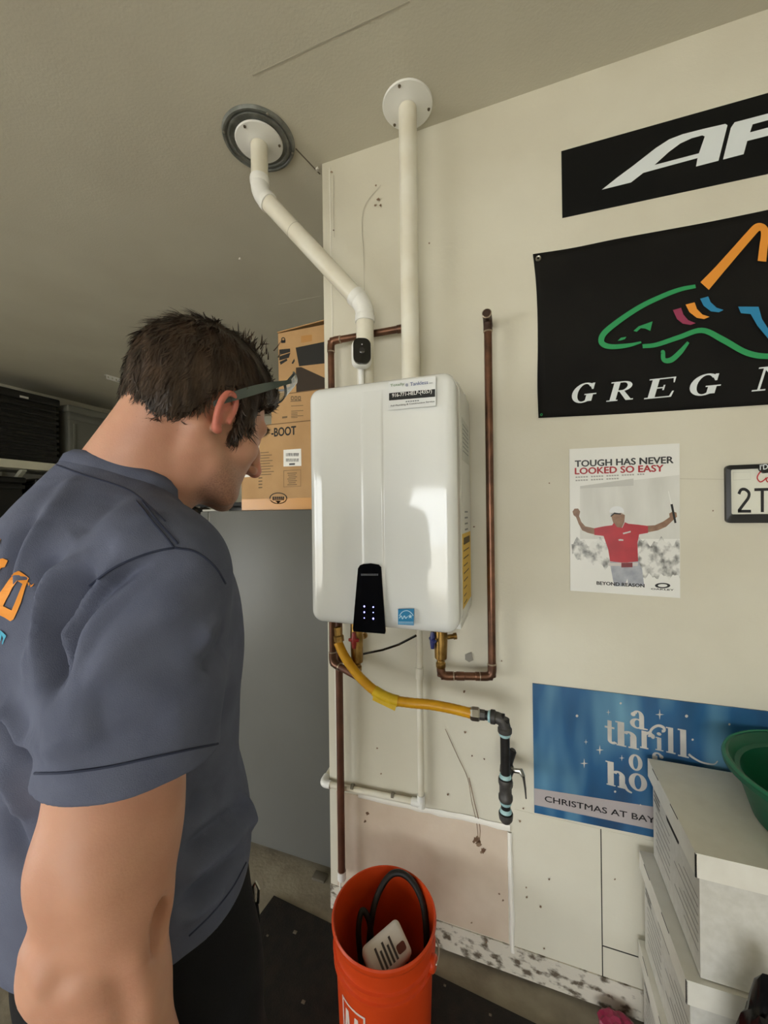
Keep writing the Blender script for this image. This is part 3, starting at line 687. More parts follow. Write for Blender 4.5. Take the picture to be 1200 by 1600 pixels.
# upper banner
tl, bl, tr = at_y(877, 237, YW), at_y(878.5, 341, YW), at_y(1200, 146, YW)
xe = 1.12; zt0 = tl.z; slope = (tr.z - tl.z) / (tr.x - tl.x); br = at_y(1200, 272, YW); slb = (br.z - bl.z) / (br.x - bl.x)
ban = thing('black_letter_banner', (tl.x, YW, bl.z), 'black rectangular banner with silver slanted letters high on wall', 'banner')
MB().slab([(bl.x, bl.z), (xe, bl.z + slb * (xe - bl.x)), (xe, tl.z + slope * (xe - tl.x)), (tl.x, tl.z)], WF, 0.002).build('sheet', M_bblk, ban)
FB = pix_F(YW, 0.002)
A_out = [c5(*p) for p in [(400, 507), (470, 452), (540, 400), (640, 322), (700, 283), (760, 260), (850, 237), (950, 214), (960, 220), (920, 378), (820, 404), (827, 366), (585, 432), (530, 475)]]
A_in = [c5(*p) for p in [(635, 397), (700, 338), (750, 301), (800, 278), (848, 265), (859, 270), (833, 345)]]
P_out = [c5(*p) for p in [(940, 373), (975, 232), (992, 207), (1190, 155), (1262, 142), (1275, 155), (1255, 222), (1225, 246), (1048, 290), (1032, 349)]]
P_in = [c5(*p) for p in [(1060, 252), (1072, 216), (1190, 184), (1180, 220)]]
MB().poly([A_out, A_in], FB, .0006).build('letter', M_bw, ban); MB().poly([P_out, P_in], FB, .0006).build('letter', M_bw, ban)
# shark flag
fl = thing('black_logo_flag', at_y(843, 652, YW), 'black fabric flag with multicoloured shark drawing and white lettering', 'flag')
left = smooth_line([c5(93, 795), c5(103, 880), c5(112, 1010), c5(115, 1200), c5(113, 1380), c5(118, 1525)], 5)
top = smooth_line([c5(93, 795), c5(270, 770), c5(470, 728), c5(700, 683), c5(900, 645), c5(1143, 598), c5(1400, 545), c5(1800, 455)], 4)
bot = smooth_line([c5(118, 1525), c5(500, 1505), c5(900, 1480), c5(1143, 1466), c5(1400, 1448), c5(1800, 1420)], 4)
# gently rippled sheet between top and bottom edges
def flag_pt(s, t, h=0.0):
    def samp(L, s):
        x = s * (len(L) - 1); i = min(int(x), len(L) - 2); f = x - i; return np.array(L[i]) * (1 - f) + np.array(L[i + 1]) * f
    a, b = samp(top, s), samp(bot, s); p = a * (1 - t) + b * t
    if s < 1e-6: p = samp(left, t)
    P = at_y(p[0], p[1], YW); rip = 0.004 + 0.003 * math.sin(9 * s - 4 * t) + 0.003 * math.exp(-((t - .22 - .35 * s) / .07) ** 2)
    return Vector((P.x, YW - rip - h, P.z))
ns, nt_ = 40, 24
vs = [flag_pt(i / ns, j / nt_) for j in range(nt_ + 1) for i in range(ns + 1)]
fs = [(j * (ns + 1) + i, (j + 1) * (ns + 1) + i, (j + 1) * (ns + 1) + i + 1, j * (ns + 1) + i + 1) for j in range(nt_) for i in range(ns)]
o = link_mesh('cloth', vs, fs, mat('flag_black', (23, 22, 21), 0.75, rgb2=(27, 26, 24), scale=5, spec=.15, bump=.08, bscale=400), fl, True, 180)
sm = o.modifiers.new('thickness', 'SOLIDIFY'); sm.thickness = 0.0012; sm.offset = -1
FF = pix_F(YW, 0.0112)
col = {'g': mat('logo_green', (40, 150, 88), .5), 'o': mat('logo_orange', (232, 150, 52), .5), 'b': mat('logo_blue', (38, 132, 178), .5), 'm': mat('logo_magenta', (150, 52, 86), .5)}
def stroke(pts, wd, c, name='logo_stroke'):
    L = smooth_line([c5(*p) for p in pts], 6); n = len(L)
    ws = [float(np.interp(k / (n - 1), np.linspace(0, 1, len(wd)), wd)) / 2.8575 for k in range(n)]
    MB().poly([ribbon(L, ws)], FF, .0005).build(name, col[c], fl)
stroke([(812, 945), (740, 960), (650, 995), (560, 1040), (470, 1100), (410, 1150), (395, 1185), (410, 1205), (450, 1212), (520, 1205), (572, 1192)], [16, 20, 22, 24, 26, 24, 20, 8], 'g')
stroke([(578, 1210), (640, 1203), (740, 1170), (840, 1140), (930, 1180), (1040, 1240), (1143, 1255), (1280, 1240), (1400, 1200)], [18, 20, 22, 28, 26, 22, 20], 'g')
stroke([(780, 1192), (745, 1235), (705, 1270), (672, 1270), (668, 1235), (660, 1240)], [12, 22, 24, 20, 18, 6], 'g')
def patch(pts, c):
    MB().poly([[c5(*p) for p in pts]], FF, .0005).build('logo_patch', col[c], fl)
patch([(538, 1142), (560, 1122), (622, 1100), (612, 1142), (590, 1132), (570, 1130), (552, 1146)], 'g')
patch([(468, 1186), (482, 1172), (506, 1168), (500, 1178), (482, 1184)], 'g')
patch([(712, 1050), (748, 1040), (758, 1070), (780, 1095), (812, 1108), (790, 1116), (755, 1110), (730, 1090)], 'm')
patch([(768, 1026), (808, 1016), (818, 1045), (842, 1070), (874, 1080), (850, 1090), (818, 1085), (785, 1060)], 'o')
patch([(832, 1000), (868, 990), (878, 1015), (905, 1040), (936, 1050), (915, 1060), (880, 1056), (848, 1032)], 'b')
patch([(1000, 1035), (1090, 1036), (1105, 1090), (1143, 1150), (1200, 1200), (1200, 1240), (1143, 1190), (1085, 1120), (1055, 1068), (1012, 1064)], 'b')
stroke([(852, 944), (910, 880), (980, 800), (1050, 720), (1085, 685), (1112, 690), (1118, 720), (1112, 770), (1105, 835)], [50, 42, 38, 36, 34, 34, 36, 38], 'o')
# serif italic lettering built from outlines
def arc_band(cx, cy, rx, ry, tx, ty, a0, a1, n=22):
    return ell(cx, cy, rx, ry, n, a0, a1) + ell(cx, cy, rx - tx, ry - ty, n, a1, a0)
R_ = lambda x0, y0, x1, y1: [(x0, y0), (x1, y0), (x1, y1), (x0, y1)]
GLY = {
    'G': [arc_band(.48, .5, .46, .52, .22, .07, 42, 325), R_(.60, .05, .86, .40), R_(.52, .38, .98, .44), [(.72, .98), (.82, .98), (.82, .66), (.76, .66), (.66, .86)]],
    'R': [R_(.12, .0, .36, 1), R_(.0, 0, .44, .06), R_(.0, .94, .5, 1), arc_band(.48, .74, .38, .26, .18, .06, -90, 90), R_(.3, .48, .5, .54), [(.40, .5), (.60, .5), (.94, .06), (1.04, .06), (1.04, 0), (.76, 0)]],
    'E': [R_(.12, 0, .36, 1), R_(.0, 0, .5, .06), R_(.0, .94, .5, 1), R_(.3, .94, .9, 1), R_(.3, 0, .92, .06), R_(.3, .48, .6, .54), [(.84, .94), (.92, 1), (.92, .72), (.88, .72)], [(.86, .06), (.94, 0), (.98, .30), (.92, .30)], R_(.56, .38, .62, .64)],
    'N': [R_(.14, 0, .21, 1), R_(.80, 0, .87, 1), R_(.0, 0, .36, .06), R_(.0, .94, .30, 1), R_(.66, .94, 1.02, 1), [(.12, 1), (.34, 1), (.88, 0), (.78, 0)]],
}
def glyph(ch, x0, x1, y0, y1, shear, h, m, par, F, GL=GLY, name='letter'):
    mb = MB()
    for k, lp in enumerate(GL[ch]):
        lps = lp if isinstance(lp[0], list) else [lp]
        mb.poly([[(x0 + (x1 - x0) * p[0] + shear * (y1 - y0) * p[1], y0 + (y1 - y0) * p[1]) for p in l] for l in lps], F, h + k * .00002)
    mb.build(name, m, par)
WFf = wf_off(0.0112)
for ch, (ua, ub, vb, vt) in (('G', (889, 937, 631, 599)), ('R', (947, 995, 628, 596)), ('E', (1006, 1059, 624, 591)), ('G', (1072, 1131, 620, 585)), ('N', (1174, 1242, 612, 572))):
    p, q, r = at_y(ua, vb, YW - .011), at_y(ub - 8, vb, YW - .011), at_y((ua + ub) / 2, vt, YW - .011)
    glyph(ch, p.x, q.x, p.z, r.z, 0.27, .0005, M_bw, fl, WFf)
for (u, v, rr_, m) in ((841, 404, .0085, M_steel), (846, 648, .004, col['g'])):
    p = at_y(u, v, YW - .012); MB().lathe([(rr_ * .45, -.001), (rr_ * .45, .003), (rr_ * .8, .004), (rr_, .002), (rr_, -.001)], p, (0, -1, 0), 18).build('grommet', m, fl, True)

# ------------------------------------------------------------------ golf poster
c6 = lambda x, y: (880 + x / 6.316, 690 + y / 6.316)
pst = thing('golf_poster', at_y(975, 934, YW), 'white poster with cheering golfer in red shirt, arms raised', 'poster')
pq = [at_y(*p, YW) for p in ((891, 922.5), (1062, 934), (1061, 693), (889.5, 702))]
MB().slab([(p.x, p.z) for p in pq], WF, 0.004).build('board', mat('poster_paper', (232, 232, 228), 0.35), pst)
FPs = pix_F(YW, 0.004)
# grey photo backdrop with blurred crowd: procedural print
def crowd_mat():
    m = bpy.data.materials.new('poster_backdrop'); m.use_nodes = True; nt = m.node_tree; b = nt.nodes['Principled BSDF']; b.inputs['Roughness'].default_value = .35
    tc = nt.nodes.new('ShaderNodeTexCoord'); mp = nt.nodes.new('ShaderNodeMapping'); mp.inputs['Scale'].default_value = (1, 1, 0.8)
    n = nt.nodes.new('ShaderNodeTexNoise'); n.inputs['Scale'].default_value = 42; n.inputs['Detail'].default_value = 3
    r = nt.nodes.new('ShaderNodeValToRGB'); e = r.color_ramp.elements
    e[0].position = .34; e[0].color = srgb((112, 112, 110)); e[1].position = .56; e[1].color = srgb((226, 226, 222))
    nt.links.new(tc.outputs['Object'], mp.inputs[0]); nt.links.new(mp.outputs[0], n.inputs['Vector']); nt.links.new(n.outputs['Fac'], r.inputs[0]); nt.links.new(r.outputs[0], b.inputs['Base Color'])
    MATS['poster_backdrop'] = m; return m
M_crowd = crowd_mat()
def pp_(pts, m, h, name): return MB().poly([[c6(*p) for p in pts]], FPs, h).build(name, m, pst)
bgp = pp_([(165, 440), (1145, 330), (1145, 960), (165, 960)], mat('poster_haze', (222, 222, 217), .35, rgb2=(206, 206, 200), scale=14, stretch=(1, 1, .25)), .0002, 'photo_backdrop')
pp_([(165, 440), (690, 365), (690, 435), (165, 465)], mat('poster_grey', (196, 196, 191), .35), .0003, 'photo_backdrop')
pp_([(x, 985 + 30 * math.sin(x * .031) + 22 * math.sin(x * .083)) for x in range(80, 1150, 18)] + [(x, (1330 if x > 700 else 1130 + .3 * (x - 80)) + 22 * math.sin(x * .05) + 14 * math.sin(x * .11)) for x in range(1148, 70, -18)], M_crowd, .00035, 'photo_crowd')
M_skinp = mat('print_skin', (150, 116, 92), .4, rgb2=(132, 98, 76), scale=60); M_redp = mat('print_red', (186, 36, 50), .4, rgb2=(170, 30, 44), scale=30); M_trp = mat('print_trouser', (150, 154, 166), .4, rgb2=(176, 180, 188), scale=40)
pp_([(455, 1185), (735, 1175), (775, 1260), (795, 1420), (640, 1425), (630, 1350), (600, 1425), (500, 1425)], M_trp, .0005, 'trousers_print')
pp_([(90, 690), (110, 662), (145, 660), (165, 690), (155, 735), (175, 790), (215, 835), (305, 855), (305, 915), (240, 900), (185, 875), (150, 810), (125, 745), (100, 725)], M_skinp, .0006, 'arm_print')
pp_([(825, 830), (900, 825), (980, 790), (1045, 745), (1040, 710), (1075, 690), (1112, 700), (1118, 740), (1085, 770), (1010, 840), (930, 875), (830, 895)], M_skinp, .0006, 'arm_print')
pp_([(465, 715), (500, 695), (560, 700), (605, 725), (600, 790), (575, 850), (530, 855), (490, 800)], M_skinp, .0006, 'face_print')
pp_([(303, 855), (400, 835), (480, 825), (495, 800), (530, 845), (580, 850), (605, 795), (640, 810), (740, 820), (832, 832), (832, 900), (745, 915), (728, 1000), (735, 1180), (600, 1195), (460, 1180), (440, 1060), (395, 930), (305, 920)], M_redp, .0007, 'shirt_print')
pp_([(440, 1195), (735, 1190), (730, 1225), (445, 1225)], mat('print_belt', (206, 200, 196), .4), .0008, 'belt_print')
pp_([(570, 1195), (680, 1192), (680, 1238), (570, 1240)], mat('print_buckle', (120, 30, 40), .4), .0009, 'belt_print')
pp_(ell(525, 690, 72, 52, 16, 10, -190)[:16] + [(600, 720), (560, 712), (500, 700), (462, 735), (455, 720)], mat('print_cap', (228, 230, 232), .4), .0008, 'cap_print')
pp_([(462, 735), (500, 700), (560, 708), (570, 720), (500, 716), (470, 742)], MATS['ink_black'], .0009, 'cap_print')
pp_([(585, 900), (662, 880), (662, 895), (588, 914)], MATS['print_belt'], .0009, 'shirt_badge_print')
pp_([(540, 965), (560, 960), (590, 965), (590, 978), (545, 978)], MATS['print_belt'], .0009, 'shirt_badge_print')
pp_([(1052, 620), (1075, 616), (1112, 800), (1092, 805)], MATS['ink_black'], .0009, 'club_print')
pp_([(1028, 490), (1036, 488), (1066, 616), (1056, 618)], MATS['poster_paper'], .0008, 'club_print')
Wp = wf_off(0.004)
def wtext(body, a, b, vt, m, par, F, off, bold=0.02, h=.0007, name='lettering', shear=0.0):
    p, q, r = at_y(*a, YW - off), at_y(*b, YW - off), at_y(a[0], vt, YW - off); mb = MB()
    # baseline may tilt slightly with the sheet
    d = Vector((q.x - p.x, 0, q.z - p.z)); L = d.length; d.normalize()
    Fl = plane_F((p.x, YW - off, p.z), d, Vector((0, 0, 1)))
    text_into(mb, body, Fl, 0, 0, L, r.z - p.z, h, bold, shear); return mb.build(name, m, par)
wtext('TOUGH HAS NEVER', (898, 730), (1052.5, 724), 719.5, mat('ink_charcoal', (52, 52, 54), .4), pst, Wp, .004, .035)
wtext('LOOKED SO EASY', (898, 741.5), (1037, 737), 731, mat('ink_red', (168, 40, 48), .4), pst, Wp, .004, .035)
for (va, ua, ub, vb) in ((747, 899, 1010, 742), (752, 899, 974, 748.5)):
    mb = MB(); n = int((ub - ua) / 4)
    for k in range(n):
        if k % 6 == 5: continue
        u = ua + k * 4; v = va + (vb - va) * k / n; mb.poly([[(u, v), (u + 3, v), (u + 3, v - 2.2), (u, v - 2.2)]], FPs, .0006)
    mb.build('fine_print', mat('ink_fine', (170, 168, 164), .4), pst)
wtext('BEYOND REASON', (932, 913.5), (1007, 918), 908, MATS['ink_black'], pst, Wp, .004, .035)
MB().poly([ell(1034.5, 914.5, 12, 4.2, 30), ell(1034.5, 914.5, 7.5, 2.4, 24)], FPs, .0007).build('logo_print', MATS['ink_black'], pst)
wtext('OAKLEY', (1017, 921.3), (1053, 923), 918.8, MATS['ink_black'], pst, Wp, .004, .02)

# ------------------------------------------------------------------ licence plate in black frame
plq = thing('license_plate', at_y(1132, 816, YW), 'framed license plate hanging on the wall, black plastic frame', 'license plate')
a, b, c = at_y(1131, 728, YW), at_y(1134, 817, YW), at_y(1200, 725, YW)
pw, ph = 0.305, a.z - b.z
x0p, z0p = a.x, b.z
fr = MB()
outer = rrect(x0p, z0p, x0p + pw, z0p + ph, .010); inn = rrect(x0p + .011, z0p + .024, x0p + pw - .011, z0p + ph - .012, .004)
n_ = len(outer)
def ringpts(P, y): return [Vector((p[0], y, p[1])) for p in P]
vs = ringpts(outer, YW) + ringpts(outer, YW - .011) + ringpts(inn, YW - .013) + ringpts(inn, YW - .003)
fs = [(L * n_ + k, L * n_ + (k + 1) % n_, (L + 1) * n_ + (k + 1) % n_, (L + 1) * n_ + k) for L in range(3) for k in range(n_)]
M_plas = mat('black_plastic', (20, 20, 21), .35)
fo = MB().add(vs, fs).build('plate_frame', M_plas, plq, True, 40)
MB().slab(rrect(x0p + .004, z0p + .006, x0p + pw - .004, z0p + ph - .004, .006), WF, .005).build('plate', mat('plate_white', (226, 226, 214), .4), plq)
FPL = pix_F(YW, .005)
mb = MB(); mb.slab([(1180, 727), (1184, 736), (1190, 740), (1230, 736), (1236, 722)], pix_F(YW, .005), .008); mb.build('frame_tab', M_plas, plq)
wtext("I'D", (1187, 734.5), (1200, 733), 726, M_bw, plq, None, .0132, .02)
# plate characters as strokes
M_ink = mat('plate_ink', (18, 18, 22), .4)
c8 = lambda x, y: (860 + x / 3.529, 680 + y / 3.529)
def pl_stroke(pts, wd, m=M_ink, sm=True):
    L = [c8(*p) for p in pts]; L = smooth_line(L, 6) if sm else L
    MB().poly([ribbon(L, wd)], FPL, .0008).build('plate_character', m, plq)
pl_stroke([(1033, 325), (1045, 302), (1068, 300), (1088, 318), (1085, 345), (1060, 380), (1038, 410), (1035, 418)], 4.6)
pl_stroke([(1028, 419), (1100, 419)], 4.4, sm=False)
pl_stroke([(1118, 301), (1200, 299)], 4.4, sm=False); pl_stroke([(1162, 300), (1162, 424)], 4.8, sm=False)
pl_stroke([(1172, 205), (1150, 205), (1134, 235), (1150, 258), (1172, 248), (1184, 235)], 1.9, mat('plate_red', (190, 34, 44), .4))
pl_stroke([(1204, 238), (1188, 236), (1184, 250), (1194, 258), (1206, 244), (1207, 258)], 1.7, MATS['plate_red'])
pl_stroke([(1002, 206), (1096, 204), (1098, 244), (1002, 248), (1002, 206)], .6, mat('plate_emboss', (200, 200, 190), .4), False)

# ------------------------------------------------------------------ blue christmas sign
c7 = lambda x, y: (800 + x / 2.8575, 1040 + y / 2.8575)
sg = thing('christmas_sign', at_y(835, 1270, YW), 'blue starry sign board with silver retro lettering behind white boxes', 'sign')
YS = YW - 0.0055
a, b, c, d = at_y(832, 1068, YS), at_y(835, 1270, YS), at_y(1200, 1112, YS), at_y(1010, 1306, YS)
xr = 2 * at_y(1012, 1180, YS).x - a.x
st_, sb_ = (c.z - a.z) / (c.x - a.x), (d.z - b.z) / (d.x - b.x)
def blue_mat():
    m = bpy.data.materials.new('sign_blue'); m.use_nodes = True; nt = m.node_tree; b_ = nt.nodes['Principled BSDF']; b_.inputs['Roughness'].default_value = .3
    tc = nt.nodes.new('ShaderNodeTexCoord'); mp = nt.nodes.new('ShaderNodeMapping'); mp.inputs['Rotation'].default_value = (0, math.radians(-25), 0); mp.inputs['Scale'].default_value = (5.5, 1, 1.3)
    n = nt.nodes.new('ShaderNodeTexNoise'); n.inputs['Scale'].default_value = 1.6; n.inputs['Detail'].default_value = 2
    r = nt.nodes.new('ShaderNodeValToRGB'); e = r.color_ramp.elements
    e[0].position = .36; e[0].color = srgb((38, 70, 104)); e[1].position = .74; e[1].color = srgb((108, 156, 182)); k = e.new(.54); k.color = srgb((44, 94, 138))
    nt.links.new(tc.outputs['Object'], mp.inputs[0]); nt.links.new(mp.outputs[0], n.inputs['Vector']); nt.links.new(n.outputs['Fac'], r.inputs[0]); nt.links.new(r.outputs[0], b_.inputs['Base Color'])
    return m
FSn = plane_F((0, YW, 0), (1, 0, 0), (0, 0, 1), 0.001)
MB().slab([(b.x, b.z), (xr, b.z + sb_ * (xr - b.x)), (xr, a.z + st_ * (xr - a.x)), (a.x, a.z)], FSn, .0045).build('board', blue_mat(), sg)
FC = pix_F(YS, 0.0)
pa1, pa2 = at_y(*c7(105, 548), YS), at_y(*c7(600, 625), YS); pb1, pb2 = at_y(*c7(105, 622), YS), at_y(*c7(600, 725), YS)
s1, s2 = (pa2.z - pa1.z) / (pa2.x - pa1.x), (pb2.z - pb1.z) / (pb2.x - pb1.x)
FY = plane_F((0, YS, 0), (1, 0, 0), (0, 0, 1))
MB().poly([[(b.x + .0005, pb1.z + s2 * (b.x - pb1.x)), (xr, pb1.z + s2 * (xr - pb1.x)), (xr, pa1.z + s1 * (xr - pa1.x)), (b.x + .0005, pa1.z + s1 * (b.x - pa1.x))]], FY, .0004).build('banner_strip', mat('strip_grey', (176, 168, 168), .35), sg)
wtext('CHRISTMAS AT BAY', c7(146, 606), c7(640, 705), c7(146, 580)[1], mat('ink_navy', (30, 28, 32), .4), sg, None, .0060, .012, h=.0006)
M_silver = mat('silver_print', (208, 204, 196), .35, rgb2=(178, 176, 172), scale=10)
LW = {
    'a': [arc_band(.40, .27, .40, .27, .20, .07, 0, 360, 26) if False else [ell(.40, .27, .38, .27, 24), ell(.42, .27, .15, .20, 18)], R_(.52, .0, .78, .66), arc_band(.45, .66, .33, .32, .26, .08, 0, 150), [(.70, .0), (.98, .02), (.98, .08), (.74, .1)], ell(.2, .74, .13, .11, 14)],
    't': [R_(.28, .12, .62, 1), R_(.05, .66, .85, .74), arc_band(.70, .17, .42, .17, .3, .1, 180, 330)],
    'h': [R_(.06, 0, .36, 1), R_(0, 0, .44, .05), R_(-.04, .95, .3, 1), arc_band(.56, .46, .34, .22, .26, .08, 0, 150), R_(.62, 0, .90, .48), R_(.54, 0, 1.0, .05)],
    'r': [R_(.1, 0, .44, .66), R_(0, 0, .54, .05), arc_band(.62, .46, .30, .22, .12, .1, 20, 150), ell(.84, .52, .14, .09, 12)],
    'i': [R_(.25, 0, .72, .64), R_(.05, 0, .95, .05), R_(.1, .6, .5, .65), ell(.48, .82, .26, .08, 12)],
    'l': [R_(.25, 0, .75, 1), R_(.05, 0, .95, .05), R_(.05, .95, .5, 1)],
    'o': [[ell(.5, .33, .48, .34, 28), ell(.5, .33, .18, .27, 22)]],
    'f': [R_(.28, 0, .62, .85), R_(.05, .58, .85, .65), R_(.1, 0, .8, .05), arc_band(.62, .82, .34, .18, .2, .07, 20, 180), ell(.88, .84, .14, .08, 12)],
}
def sgl(ch, x0, y1, x1, y0):
    """one sign letter in a box given in the close-up (left, top, right, bottom)"""
    mb = MB()
    p, q, r = at_y(*c7(x0, y0), YS), at_y(*c7(x1, y0), YS), at_y(*c7(x0, y1), YS)
    top_ = {'a': 1.0, 'r': .7, 'o': .68, 'i': .92}.get(ch, 1.0)
    sx, sz = q.x - p.x, (r.z - p.z) / top_
    tilt = -0.06
    Fl = plane_F((p.x, YS, p.z), Vector((1, 0, tilt)), (0, 0, 1))
    for k, lp in enumerate(LW[ch]):
        lps = lp if isinstance(lp[0], list) else [lp]
        mb.poly([[(sx * t[0], sz * t[1]) for t in l] for l in lps], Fl, .0006 + k * .00002)
    mb.build('letter', M_silver, sg)
for ch, bx in (('a', (525, 192, 608, 274)), ('t', (412, 240, 466, 342)), ('h', (466, 247, 566, 354)), ('r', (572, 283, 640, 366)), ('i', (638, 292, 678, 375)), ('l', (686, 272, 732, 386)), ('l', (738, 280, 792, 402)),
               ('o', (520, 388, 584, 460)), ('f', (608, 378, 676, 480)), ('h', (422, 424, 514, 530)), ('o', (520, 470, 605, 548))):
    sgl(ch, *bx)
sw = lambda pts, wd: MB().poly([ribbon(smooth_line([c7(*p) for p in pts], 5), [float(np.interp(k, [0, (len(pts) - 1) * 5], wd)) / 2.8575 for k in range((len(pts) - 1) * 5 + 1)])], FC, .0007).build('swash', M_silver, sg)
sw([(612, 318), (622, 285), (650, 268), (675, 275), (680, 290), (668, 292)], [12, 12])
sw([(788, 395), (810, 412), (850, 432), (900, 440), (918, 425)], [10, 5])
sw([(500, 530), (515, 555), (535, 568)], [14, 6])
def sparkle(x, y, r):
    pts = []
    for k in range(8):
        a_ = math.pi / 4 * k; rr2 = r * (1 if k % 2 == 0 else .22) * (1.25 if k % 4 == 2 else 1)
        pts.append(c7(x + rr2 * math.cos(a_), y + rr2 * math.sin(a_)))
    MB().poly([pts], FC, .0007).build('sparkle', M_silver, sg)
for (x, y, r) in ((659, 218, 20), (322, 436, 18), (490, 412, 12), (430, 208, 11), (392, 376, 18), (330, 340, 10)): sparkle(x, y, r)
for (x, y, r) in ((485, 168, 5), (779, 225, 7), (290, 224, 6), (806, 330, 5), (970, 262, 5), (460, 562, 5), (573, 622, 4)):
    MB().poly([ell(*c7(x, y), r / 2.8575, r / 2.8575, 10)], FC, .0007).build('star_dot', M_silver, sg)
# ------------------------------------------------------------------ stacked white file boxes
M_box = mat('file_box_white', (212, 210, 203), .75, rgb2=(203, 201, 193), scale=60, bump=.06, bscale=300)
M_lid = mat('file_lid_white', (230, 228, 219), .65, rgb2=(224, 221, 211), scale=20)
M_boxp = mat('box_print', (110, 108, 104), .7)
def file_box(x0, y0, z0, yaw, label, wx=0.42, dy=0.335, h=0.272, lid_h=0.052):
    b = thing('file_box', (x0, y0, z0), label, 'box', 'white cardboard file boxes')
    R = Matrix.Translation((x0, y0, 0)) @ Matrix.Rotation(yaw, 4, 'Z')
    T = lambda p: R @ Vector(p)
    def bx(lo, hi): m = MB().box(lo, hi); m.v = [T(p) for p in m.v]; return m
    t = .004
    bx((.010, .011, z0), (wx - .010, dy - .010, z0 + h - .006)).build('body', M_box, b)
    lid = bx((0, 0, z0 + h - .005), (wx, dy, z0 + h)).build('lid', M_lid, b)
    for lo, hi in (((0, 0, z0 + h - lid_h), (wx, t, z0 + h - .005)), ((0, dy - t, z0 + h - lid_h), (wx, dy, z0 + h - .005)), ((0, t + .001, z0 + h - lid_h), (t, dy - t - .001, z0 + h - .005)), ((wx - t, t, z0 + h - lid_h), (wx, dy - t, z0 + h - .005))):
        bx(lo, hi).build('lid_flap', M_lid, lid)
    # dark corner slots of the folded lid
    bx((-.0006, .0, z0 + h - lid_h), (.002, .0035, z0 + h - .002)).build('fold_slot', M_dark, lid)
    for ya in (.10, .24):
        bx((-.0005, ya, z0 + h - .0045), (.002, ya + .05, z0 + h - .0015)).build('fold_slot', M_dark, lid)
    # printing and hand hole on the end panel
    FL = lambda y, z, hh=0.0: T((.010 - hh, y, z0 + z))
    MB().poly([rrect(.125, h - .085, .215, h - .062, .010)], FL, .0006).build('hand_hole', M_dark, b)
    mb = MB()
    for k in range(7):
        zz = h - .11 - k * .019
        for (s, e) in ((.02, .02 + .08 + .06 * ((k * 7) % 3) / 2), (.19, .30)):
            mb.poly([[(s, zz), (e, zz), (e, zz - .0028), (s, zz - .0028)]], FL, .0004)
    mb.build('form_print', M_boxp, b)
    mb = MB(); FLt = plane_F(T((.0098, dy - .02, z0)), T((0, -1, 0)) - T((0, 0, 0)), (0, 0, 1))
    for k in range(3):
        mb.poly([[(.0, h - .075 - k * .012), (.05, h - .075 - k * .012), (.05, h - .082 - k * .012), (.0, h - .082 - k * .012)]], FLt, .0004)
    mb.build('form_print', M_boxp, b)
    return b
file_box(.310, 1.005, 0.0, 0.0, 'white file box standing on floor, lowest of the stack of three')
file_box(.318, 0.995, 0.2735, 0.015, 'white file box in the middle of the stack of three')
file_box(.337, 0.995, 0.5490, 0.0, 'white file box on top of the stack, under the green tub')
ZT = .5490 + .272 + .0005
M_green = mat('tub_green', (14, 92, 66), .4, rgb2=(11, 82, 58), scale=6)
tub = thing('green_tub', (.665, 1.134, ZT), 'green round plastic tub standing on white file box', 'tub')
MB().lathe([(0, 0), (.150, 0), (.160, .006), (.178, .065), (.196, .105), (.206, .108), (.212, .112), (.213, .121), (.209, .126), (.200, .126), (.194, .118), (.188, .104), (.178, .100), (.168, .06), (.150, .010), (0, .008)], (.665, 1.134, ZT), (0, 0, 1), 72).build('bowl', M_green, tub, True, 40)
MB().lathe([(.209, .126), (.212, .124), (.210, .128), (.2065, .129), (.205, .126)], (.665, 1.134, ZT), (0, 0, 1), 72).build('rim_bead', mat('tub_rim', (32, 118, 86), .35), tub, True, 60)

# crumpled black bag and pink wrapper on the floor
def crumple(c, r, n, seed, sharp=.25, zmin=0.0):
    rnd = np.random.RandomState(seed); bm = bmesh.new(); bmesh.ops.create_icosphere(bm, subdivisions=n, radius=1)
    D = rnd.normal(size=(26, 3)); D /= np.linalg.norm(D, axis=1)[:, None]; A = rnd.uniform(.4, 1, 26)
    for v in bm.verts:
        p = np.array(v.co); s = 1 + sharp * np.sum(A[:, None] * (np.abs(D @ p[:, None]) ** .7 - .5)) / 26 * 6 * .5 + sharp * .35 * math.sin(9 * p[0] + 7 * p[1]) * math.sin(8 * p[2] + 3)
        q = Vector(p) * s
        v.co = Vector((c[0] + q.x * r[0], c[1] + q.y * r[1], max(c[2] + q.z * r[2], zmin)))
    bm.verts.index_update(); m = MB().add([v.co.copy() for v in bm.verts], [[v.index for v in f.verts] for f in bm.faces]); bm.free(); return m
tag(crumple((.424, .915, .335), (.060, .052, .33), 4, 3, .28, .002).build('trash_bag', mat('bag_black', (14, 14, 16), .22), None, True, 50), 'crumpled glossy black plastic bag in front of white boxes', 'bag')
pk = at_z(962, 1592, .03)
tag(crumple((pk.x, pk.y - .02, .032), (.045, .03, .032), 3, 8, .4, .001).build('pink_wrapper', mat('pink_plastic', (140, 40, 70), .3), None, False), 'crumpled pink wrapper on floor beside the white boxes', 'wrapper')

